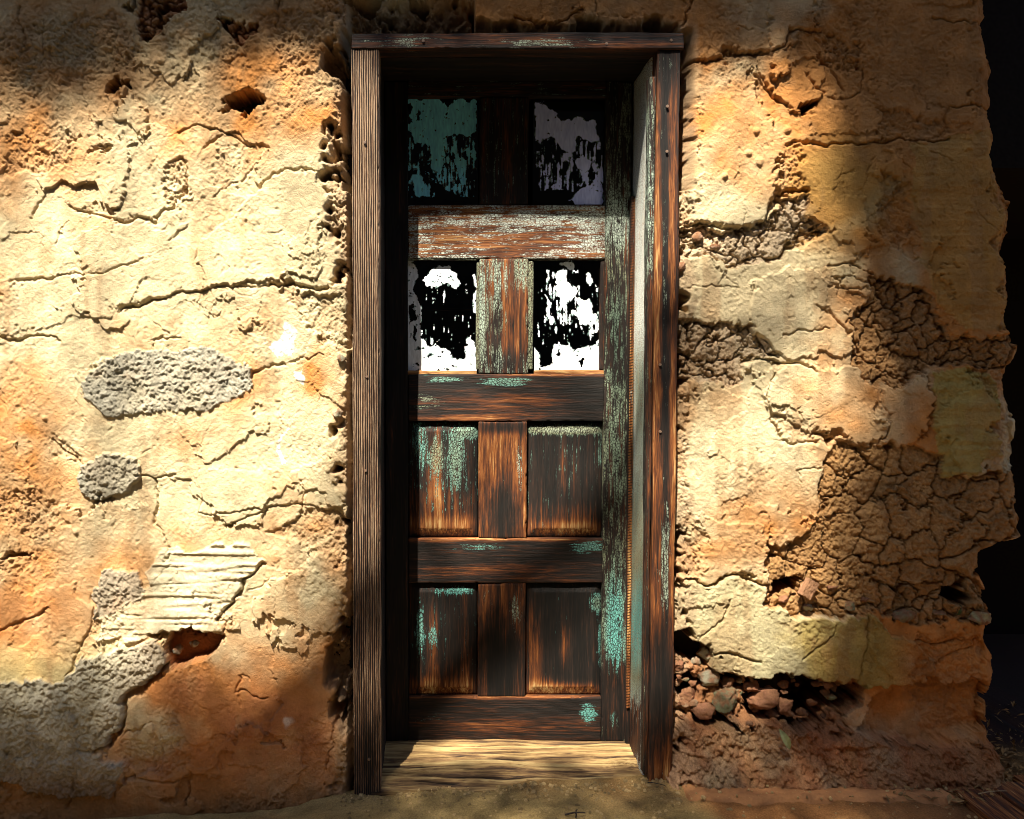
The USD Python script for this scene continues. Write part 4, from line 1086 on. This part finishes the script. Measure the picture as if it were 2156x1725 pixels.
sx0, sx1 = xl1 - 0.03, xr0 + 0.01
n_u, n_v = 320, 260
U = np.linspace(sx0, sx1, n_u)
T = np.linspace(-0.02, DP + 0.06, n_v)
A, B = np.meshgrid(U, T)
shs = A.shape
zs_top = zd0 - 0.004 - 0.10 * (DP - B) * (B < DP)
kn = np.exp(-(((A - at(1310, 1625, 0.1)[0]) / 0.05) ** 2 + ((B - 0.11) / 0.03) ** 2))
gro = fbm(shs, 3.4, 2, 301, aspect=26) + 0.5 * fbm(shs, 16, 2, 302, aspect=6)
zs_top = zs_top + 0.0026 * gro * (1 - 0.6 * kn) - 0.009 * sstep(1.1, 1.9, fbm(shs, 5, 2, 303, aspect=16)) + 0.002 * np.sin(60 * np.hypot((A - at(1310, 1625, 0.1)[0]) * 1.0, (B - 0.11) * 2.5) * 6) * kn + 0.006 * kn
zs_top -= 0.012 * sstep(0.02, -0.02, B) + 0.004 * fbm(shs, 40, 2, 304)
v = np.stack([A, B, zs_top], -1).reshape(-1, 3)
bot = v.copy()
bot[:, 2] = -0.05
i = np.arange(A.size).reshape(shs)
q = np.stack([i[:-1, :-1], i[:-1, 1:], i[1:, 1:], i[1:, :-1]], -1).reshape(-1, 4)
rim = np.concatenate([i[0, :], i[1:, -1], i[-1, -2::-1], i[-2:0:-1, 0]])
m = A.size
f = np.vstack([q, np.stack([rim, rim + m, np.roll(rim, -1) + m, np.roll(rim, -1)], -1)])
sill = thing('door_sill', 'worn grooved timber sill under the door, bleached and sandy', 'sill')
wv_ = np.tile([0.0, 0.66, 0.3], (len(v), 1))
wv_[:, 1] += 0.16 * np.tanh(1.5 * gro.ravel()) - 0.5 * sstep(1.1, 1.9, fbm(shs, 5, 2, 303, aspect=16)).ravel() - 0.15 * sstep(0.2, 0.26, B.ravel())
put(sill, 'plank', np.vstack([v, bot]), f, M_SILL, normals(np.vstack([v, bot]), np.vstack([f[:, :3], f[:, [0, 2, 3]]])), {'wear': np.clip(np.vstack([wv_, wv_]), 0, 1)})

# ground sheet: fine near the wall, coarse to the horizon
gx = np.concatenate([-1.7 - np.cumsum(0.01 * 1.35 ** np.arange(28))[::-1], np.arange(-1.7, 2.4, 0.0055), 2.4 + np.cumsum(0.01 * 1.35 ** np.arange(28))])
gy = np.concatenate([-0.42 - np.cumsum(0.01 * 1.35 ** np.arange(28))[::-1], np.arange(-0.42, 0.06, 0.0045), 0.06 + np.cumsum(0.02 * 1.3 ** np.arange(22))])
A, B = np.meshgrid(gx, gy)
shg = A.shape
zg = z_floor(A) - 0.02 * sstep(-0.1, -0.5, B)
near = np.exp(-np.maximum(np.abs(B) - 0.5, 0) * 3) * np.exp(-np.maximum(np.abs(A) - 2.2, 0) * 2)
zg = zg + near * (0.0045 * fbm(shg, 26, 3, 311) + 0.0016 * fbm(shg, 5, 3, 312) + 0.0008 * fbm(shg, 2, 2, 313))
zg -= 0.25 * sstep(0.02, 0.10, B) * sstep(2.0, 1.6, A) + 0.02 * sstep(2, 20, -B)
n1g, n2g = fbm(shg, 40, 4, 314), fbm(shg, 9, 3, 315)
sand, rsoil, dk = np.array([0.36, 0.245, 0.095]), np.array([0.34, 0.15, 0.05]), np.array([0.10, 0.055, 0.03])
cg = mix(sand, rsoil, np.clip(sstep(0.75, 0.9, A) * (B < -0.03) + 0.25 * n1g, 0, 1)[..., None])
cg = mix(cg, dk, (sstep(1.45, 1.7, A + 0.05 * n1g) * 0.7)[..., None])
cg = mix(cg, np.array([0.035, 0.02, 0.012]), (sstep(0.12, 0.3, B) * (A > 1.5))[..., None])  # passage floor made near-black in place of deep shade
cg = mix(cg, np.array([0.05, 0.045, 0.03]), sstep(-0.45, -0.6, B + 0.02 * n1g)[..., None])  # unseen yard darkened so less light bounces onto the wall
cg = np.clip(cg * (1 + 0.14 * n2g)[..., None], 0.02, 0.8)
v = np.stack([A, B, zg], -1).reshape(-1, 3)
i = np.arange(A.size).reshape(shg)
f = np.stack([i[:-1, :-1], i[:-1, 1:], i[1:, 1:], i[1:, :-1]], -1).reshape(-1, 4)
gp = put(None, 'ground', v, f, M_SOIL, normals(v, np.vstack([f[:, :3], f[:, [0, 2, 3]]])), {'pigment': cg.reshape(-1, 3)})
tag(gp, kind='structure')


def ground_z(x, y):
    return zg[np.clip(np.searchsorted(gy, y), 0, len(gy) - 1), np.clip(np.searchsorted(gx, x), 0, len(gx) - 1)]


# earthen step to the right of the door
q0, q1 = on_ground(1412, 1660, 0.075), on_ground(1990, 1660, 0.075)
us = np.linspace(q0[0], q1[0] + 0.1, 330)
prof_t = np.linspace(0, 1, 60)
A, Tt = np.meshgrid(us, prof_t)
sh2 = A.shape
depth_front = -0.155 - 0.02 * np.sin((A - 0.7) * 3)
yb = -0.045 + 0.006 * fbm(sh2, 30, 2, 321)
arc = np.clip((Tt - 0.55) / 0.45, 0, 1) * math.pi / 2
yy = np.where(Tt < 0.55, mix(yb, depth_front + 0.05, Tt / 0.55), depth_front + 0.05 - 0.05 * np.sin(arc))
zt = 0.080 + 0.0 * A
zz = np.where(Tt < 0.55, zt - 0.008 * (1 - Tt / 0.55), zt - 0.10 * (1 - np.cos(arc)))
endf = sstep(0, 0.05, A - us[0]) * sstep(0, 0.12, us[-1] - A)
zz = mix(-0.02, zz, endf) + 0.0022 * fbm(sh2, 26, 3, 322) + 0.0006 * fbm(sh2, 3, 2, 323)
v = np.stack([A, yy, zz], -1).reshape(-1, 3)
i = np.arange(A.size).reshape(sh2)
f = np.stack([i[:-1, :-1], i[1:, :-1], i[1:, 1:], i[:-1, 1:]], -1).reshape(-1, 4)
cs = np.clip(np.array([0.36, 0.165, 0.065]) * (1 + 0.10 * fbm(sh2, 20, 3, 324))[..., None], 0.02, 0.8)
step = thing('mud_step', 'smooth rounded red earth step along the foot of the wall right of the door', 'step')
nn = normals(v, np.vstack([f[:, :3], f[:, [0, 2, 3]]]))
put(step, 'tread', v, f, M_MUD, nn, {'pigment': cs.reshape(-1, 3)})

# boards of a walk at the lower right
walk = thing('boardwalk', 'grey brown grooved deck boards at the lower right corner', 'boardwalk')
x = at(2010, 1700, -0.1)[0]
for k in range(5):
    wd = [0.13, 0.12, 0.14, 0.13, 0.14][k]
    y1 = [-0.085, -0.05, 0.01, 0.02, 0.03][k]
    v, f = board(np.array([x, -1.1, 0.045]), np.array([x + wd - 0.006, y1, 0.078 + 0.002 * (k % 2)]), r=0.004, step=0.007, seed=70 + k, warp_mm=1.5)
    put(walk, 'plank', v, f, M_WY, normals(v, np.vstack([f[:, :3], f[:, [0, 2, 3]]])), {'wear': np.tile([0.0, 0.66, 0.3], (len(v), 1))})
    x += wd

# ------------------------------------------------------------------ rooms behind: dark
def struct_box(name, lo, hi, mat, label=None):
    lo, hi = np.array(lo, float), np.array(hi, float)
    b = trimesh.creation.box(hi - lo)
    p_ = put(None, name, b.vertices + (lo + hi) / 2, b.faces, mat)
    tag(p_, kind='structure')


yb0 = DP + 0.07
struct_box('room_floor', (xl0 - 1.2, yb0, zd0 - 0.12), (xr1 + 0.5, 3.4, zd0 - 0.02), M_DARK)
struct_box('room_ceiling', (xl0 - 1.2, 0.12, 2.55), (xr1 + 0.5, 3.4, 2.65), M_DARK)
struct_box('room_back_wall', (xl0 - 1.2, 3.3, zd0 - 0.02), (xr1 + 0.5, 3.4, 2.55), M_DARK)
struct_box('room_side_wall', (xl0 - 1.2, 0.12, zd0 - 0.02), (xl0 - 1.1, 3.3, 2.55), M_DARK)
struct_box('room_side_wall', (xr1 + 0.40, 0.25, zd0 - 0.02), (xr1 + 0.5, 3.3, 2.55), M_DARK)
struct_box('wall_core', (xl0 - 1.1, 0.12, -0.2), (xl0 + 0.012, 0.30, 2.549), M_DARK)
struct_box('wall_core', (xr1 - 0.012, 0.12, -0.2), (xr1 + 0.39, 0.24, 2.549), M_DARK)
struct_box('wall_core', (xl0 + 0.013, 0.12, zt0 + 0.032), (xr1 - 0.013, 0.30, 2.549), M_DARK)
# the covered passage past the end of the wall
xp = at(2090, 900, 0)[0]
struct_box('passage_back_wall', (xp - 0.6, 1.5, -0.2), (xp + 3.0, 1.6, 2.049), M_DEEP_SHADE)
struct_box('passage_ceiling', (xp - 0.02, 0.16, 2.05), (xp + 3.0, 1.6, 3.6), M_DEEP_SHADE)
struct_box('passage_side_wall', (xp - 0.6, 0.62, -0.2), (xp - 0.5, 1.5, 2.6), M_DEEP_SHADE)

# ------------------------------------------------------------------ small things on the ground
rp = np.random.default_rng(88)
pv, pf, o = [], [], 0
for _ in range(7000):
    x = rp.uniform(-0.3, 2.0)
    y = rp.uniform(-0.30, -0.005) if rp.random() < 0.5 else -abs(rp.normal(0, 0.04)) - 0.004
    s_ = 0.0008 + 0.0065 * rp.random() ** 7
    if x > us[0] + 0.02 and x < us[-1] and y < -0.045 and rp.random() < 0.7:
        continue
    z = ground_z(x, y)
    if us[0] + 0.04 < x < us[-1] - 0.1 and -0.15 < y < -0.045:
        z = 0.079
    v = ICO[1].vertices * s_ * rp.uniform(0.6, 1.3, 3) * (1 + rp.normal(0, 0.12, (42, 1)))
    pv.append(v + [x, y, z]); pf.append(ICO[1].faces + o); o += 42
pv = np.vstack(pv)
pc = np.repeat(np.clip(np.array([[0.38, 0.30, 0.17]]) * rp.uniform(0.5, 1.35, (len(pv) // 42, 1)) * [[1.1, 0.95, 0.75]], 0, 0.8), 42, 0)
tag(put(None, 'gravel', pv, np.vstack(pf), M_RUB, None, {'pigment': pc}), 'loose sand grains and pebbles scattered along the foot of the wall', 'gravel', kind='stuff')


def tube(pts, r0, r1, n=7):
    pts = np.array(pts, float)
    t = np.gradient(pts, axis=0)
    t /= np.linalg.norm(t, axis=1, keepdims=True)
    a_ = np.cross(t, [0.31, 0.2, 0.93])
    a_ /= np.linalg.norm(a_, axis=1, keepdims=True)
    b_ = np.cross(t, a_)
    ang = np.linspace(0, 2 * math.pi, n, endpoint=False)
    rad = np.linspace(r0, r1, len(pts))[:, None, None]
    v_ = (pts[:, None] + rad * (a_[:, None] * np.cos(ang)[None, :, None] + b_[:, None] * np.sin(ang)[None, :, None])).reshape(-1, 3)
    k_ = np.arange(len(pts) - 1)[:, None] * n
    j_ = np.arange(n)[None, :]
    f_ = np.stack([k_ + j_, k_ + (j_ + 1) % n, k_ + n + (j_ + 1) % n, k_ + n + j_], -1).reshape(-1, 4)
    f_ = np.vstack([f_[:, :3], f_[:, [0, 2, 3]]])
    v_ = np.vstack([v_, pts[:1], pts[-1:]])
    e0 = [[(j + 1) % n, j, len(v_) - 2] for j in range(n)]
    b0 = (len(pts) - 1) * n
    e1 = [[b0 + j, b0 + (j + 1) % n, len(v_) - 1] for j in range(n)]
    return v_, np.vstack([f_, e0, e1])


def twig(name, a_px, b_px, z0, z1, r, mat, label, cat, bend=0.004):
    p0, p1 = on_ground(*a_px, z0), on_ground(*b_px, z1)
    t = np.linspace(0, 1, 9)[:, None]
    pts = p0 + (p1 - p0) * t + np.array([0, 0, 1]) * (bend * np.sin(math.pi * t)) + np.array([1, 0.4, 0]) * (0.002 * np.sin(9 * t))
    v_, f_ = tube(pts, r, r * 0.6)
    tag(put(None, name, v_, f_, mat, normals(v_, f_)), label, cat)


twig('straw_stem', (1648, 1628), (1716, 1624), 0.086, 0.088, 0.0016, M_STRAW, 'pale straw stem lying on the sand above the red step', 'straw')
twig('twig', (1190, 1716), (1232, 1712), 0.05, 0.055, 0.003, M_DTWIG, 'dark twig lying across the sand in front of the sill', 'twig')
twig('twig', (1212, 1722), (1214, 1704), 0.05, 0.075, 0.003, M_DTWIG, 'short dark twig standing upright in the sand before the sill', 'twig')
twig('twig', (1363, 1648), (1402, 1656), 0.075, 0.075, 0.0016, M_DTWIG, 'thin dark twig at the foot of the right door post', 'twig')
twig('twig', (2060, 1672), (2120, 1666), 0.088, 0.09, 0.0014, M_TWIG, 'thin brown twig lying across the deck boards', 'twig')

# leaf litter by the boardwalk and the passage
lv, lf, o = [], [], 0
for _ in range(1500):
    if rp.random() < 0.75:
        x, y = rp.normal(1.72, 0.16), rp.uniform(-0.16, 0.35)
    else:
        x, y = rp.uniform(1.35, 2.3), rp.uniform(-0.2, 0.6)
    if x < 1.4 and y > -0.05:
        y = -0.05
    L_ = rp.uniform(0.006, 0.02)
    w_ = L_ * rp.uniform(0.18, 0.4)
    c = np.array([[-L_, 0, 0], [-0.2 * L_, w_, 0.15 * L_], [L_, 0, 0.05 * L_], [-0.2 * L_, -w_, 0.2 * L_]])
    R = trimesh.transformations.euler_matrix(rp.normal(0, 0.5), rp.normal(0, 0.5), rp.uniform(0, 6.3))[:3, :3]
    z = max(0.055, float(ground_z(x, min(y, 0.02)))) + rp.uniform(0.002, 0.022)
    lv.append(c @ R.T + [x, y, z]); lf.append(np.array([[0, 1, 2], [0, 2, 3]]) + o); o += 4
tag(put(None, 'leaf_litter', np.vstack(lv), np.vstack(lf), M_DRY), 'brown leaf litter and chips drifted against the end of the wall', 'leaf litter', kind='stuff')
# fallen leaf on the red earth
def leaf_mesh(L_, w_):
    t = np.linspace(0, 1, 9)
    half = w_ * np.sin(math.pi * t) ** 0.8
    zc = 0.12 * L_ * np.sin(math.pi * t)
    v_ = np.concatenate([np.stack([t * L_, -half, zc + 0.25 * half], 1), np.stack([t * L_, 0 * t, zc], 1), np.stack([t * L_, half, zc + 0.25 * half], 1)])
    f_ = []
    for r_ in (0, 9):
        for k_ in range(8):
            f_.append([r_ + k_, r_ + k_ + 1, r_ + k_ + 10, r_ + k_ + 9])
    return v_, np.array(f_)


v_, f_ = leaf_mesh(0.075, 0.012)
R = trimesh.transformations.euler_matrix(1.35, math.radians(62), 0)[:3, :3]
v_ = v_ @ R.T + at(1640, 1535, -0.075)
M_PLEAF = plain('pale_leaf', (0.19, 0.21, 0.09), 0.6, 0.3)
tag(put(None, 'fallen_leaf', v_, f_, M_PLEAF), 'pale green leaf lodged on the red earth right of the door', 'leaf')

# ------------------------------------------------------------------ added unseen tree, crown shaped to darken the edges of the wall
rt = np.random.default_rng(99)
def shade(x, y):
    """How densely the crown hangs in front of the sun for a point of the wall."""
    d = np.zeros_like(x)
    d = np.maximum(d, 2.3 * sstep(1690, 2190, x + 50 * np.sin(y / 170.0)))
    d = np.maximum(d, 1.15 * sstep(200, -20, y - 90 * sstep(500, 100, x) - 150 * sstep(1500, 2000, x)))
    d = np.maximum(d, 0.55 * sstep(1380, 1580, y - 60 * np.exp(-((x - 1150) / 350) ** 2)) + 1.3 * sstep(1560, 1700, y))
    d = np.maximum(d, 0.16 * sstep(60, -120, x))
    d = np.maximum(d, 2.1 * sstep(1330, 1600, y + 0.35 * (x - 1750)) * (x > 1650))
    d = d * (1 - 0.75 * sstep(1540, 1640, y) * sstep(740, 860, x) * sstep(2000, 1800, x))
    return d


N = 200000
sx, sy = rt.uniform(-300, 2560, N), rt.uniform(-400, 2100, N)
ok = rt.random(N) < 0.56 * shade(sx, sy)
sx, sy = sx[ok], sy[ok]
P = at(sx, sy, 0.0) + SUN * (10.5 + rt.normal(0, 0.6, len(sx)))[:, None]
ll = rt.uniform(0.013, 0.026, len(P))
u = rt.normal(size=(len(P), 3)); u /= np.linalg.norm(u, axis=1, keepdims=True)
w = np.cross(u, rt.normal(size=(len(P), 3))); w /= np.linalg.norm(w, axis=1, keepdims=True)
v = np.stack([P - u * ll[:, None] * 1.3, P + w * ll[:, None] * 0.75, P + u * ll[:, None] * 1.3, P - w * ll[:, None] * 0.75], 1).reshape(-1, 3)
f = np.arange(len(v)).reshape(-1, 4)
tree = thing('added_shade_tree', 'added unseen leafy tree with a crown shaped to darken the wall edges', 'tree')
c0 = P.mean(0)
pts = np.array([[-6.6, -6.0, -0.2], [-6.5, -6.0, 3.0], [-6.1, -5.9, 6.0], [-4.6, -5.6, 8.6], [c0[0], c0[1], c0[2] + 0.5]])
tt = np.linspace(0, 4, 30)
tp = np.stack([np.interp(tt, range(5), pts[:, k]) for k in range(3)], 1)
tp = ndi.gaussian_filter1d(tp, 1.5, axis=0, mode='nearest')
v_, f_ = tube(tp, 0.20, 0.03, 12)
put(tree, 'trunk', v_, f_, M_BARK, normals(v_, f_))
bv_, bf_, o = [], [], 0
for k in rt.choice(len(P), 60, replace=False):
    s0 = tp[rt.integers(20, 30)]
    mid = (s0 + P[k]) / 2 + [0, 0, 0.25]
    a_, b_ = tube(np.array([s0, mid, P[k]]), 0.012, 0.003, 5)
    bv_.append(a_); bf_.append(b_ + o); o += len(a_)
put(tree, 'branches', np.vstack(bv_), np.vstack(bf_), M_BARK)
put(tree, 'crown', v, f, M_LEAF)

# added unseen dark building behind the camera, blocks sky fill; panes mirror it
sky_blocker = thing('sky_blocker', 'added unseen dark building behind the camera that blocks low sky light', 'sky_blocker')
bb = trimesh.creation.box((34.0, 0.3, 10.2))
put(sky_blocker, 'wall', bb.vertices + [0, -8.0, 4.9], bb.faces, M_DARK)
bb = trimesh.creation.box((31.0, 5.0, 0.2))
bb.apply_transform(trimesh.transformations.rotation_matrix(math.radians(-25), [1, 0, 0]))
put(sky_blocker, 'roof', bb.vertices + [0, -10.2, 10.9], bb.faces, M_DARK)
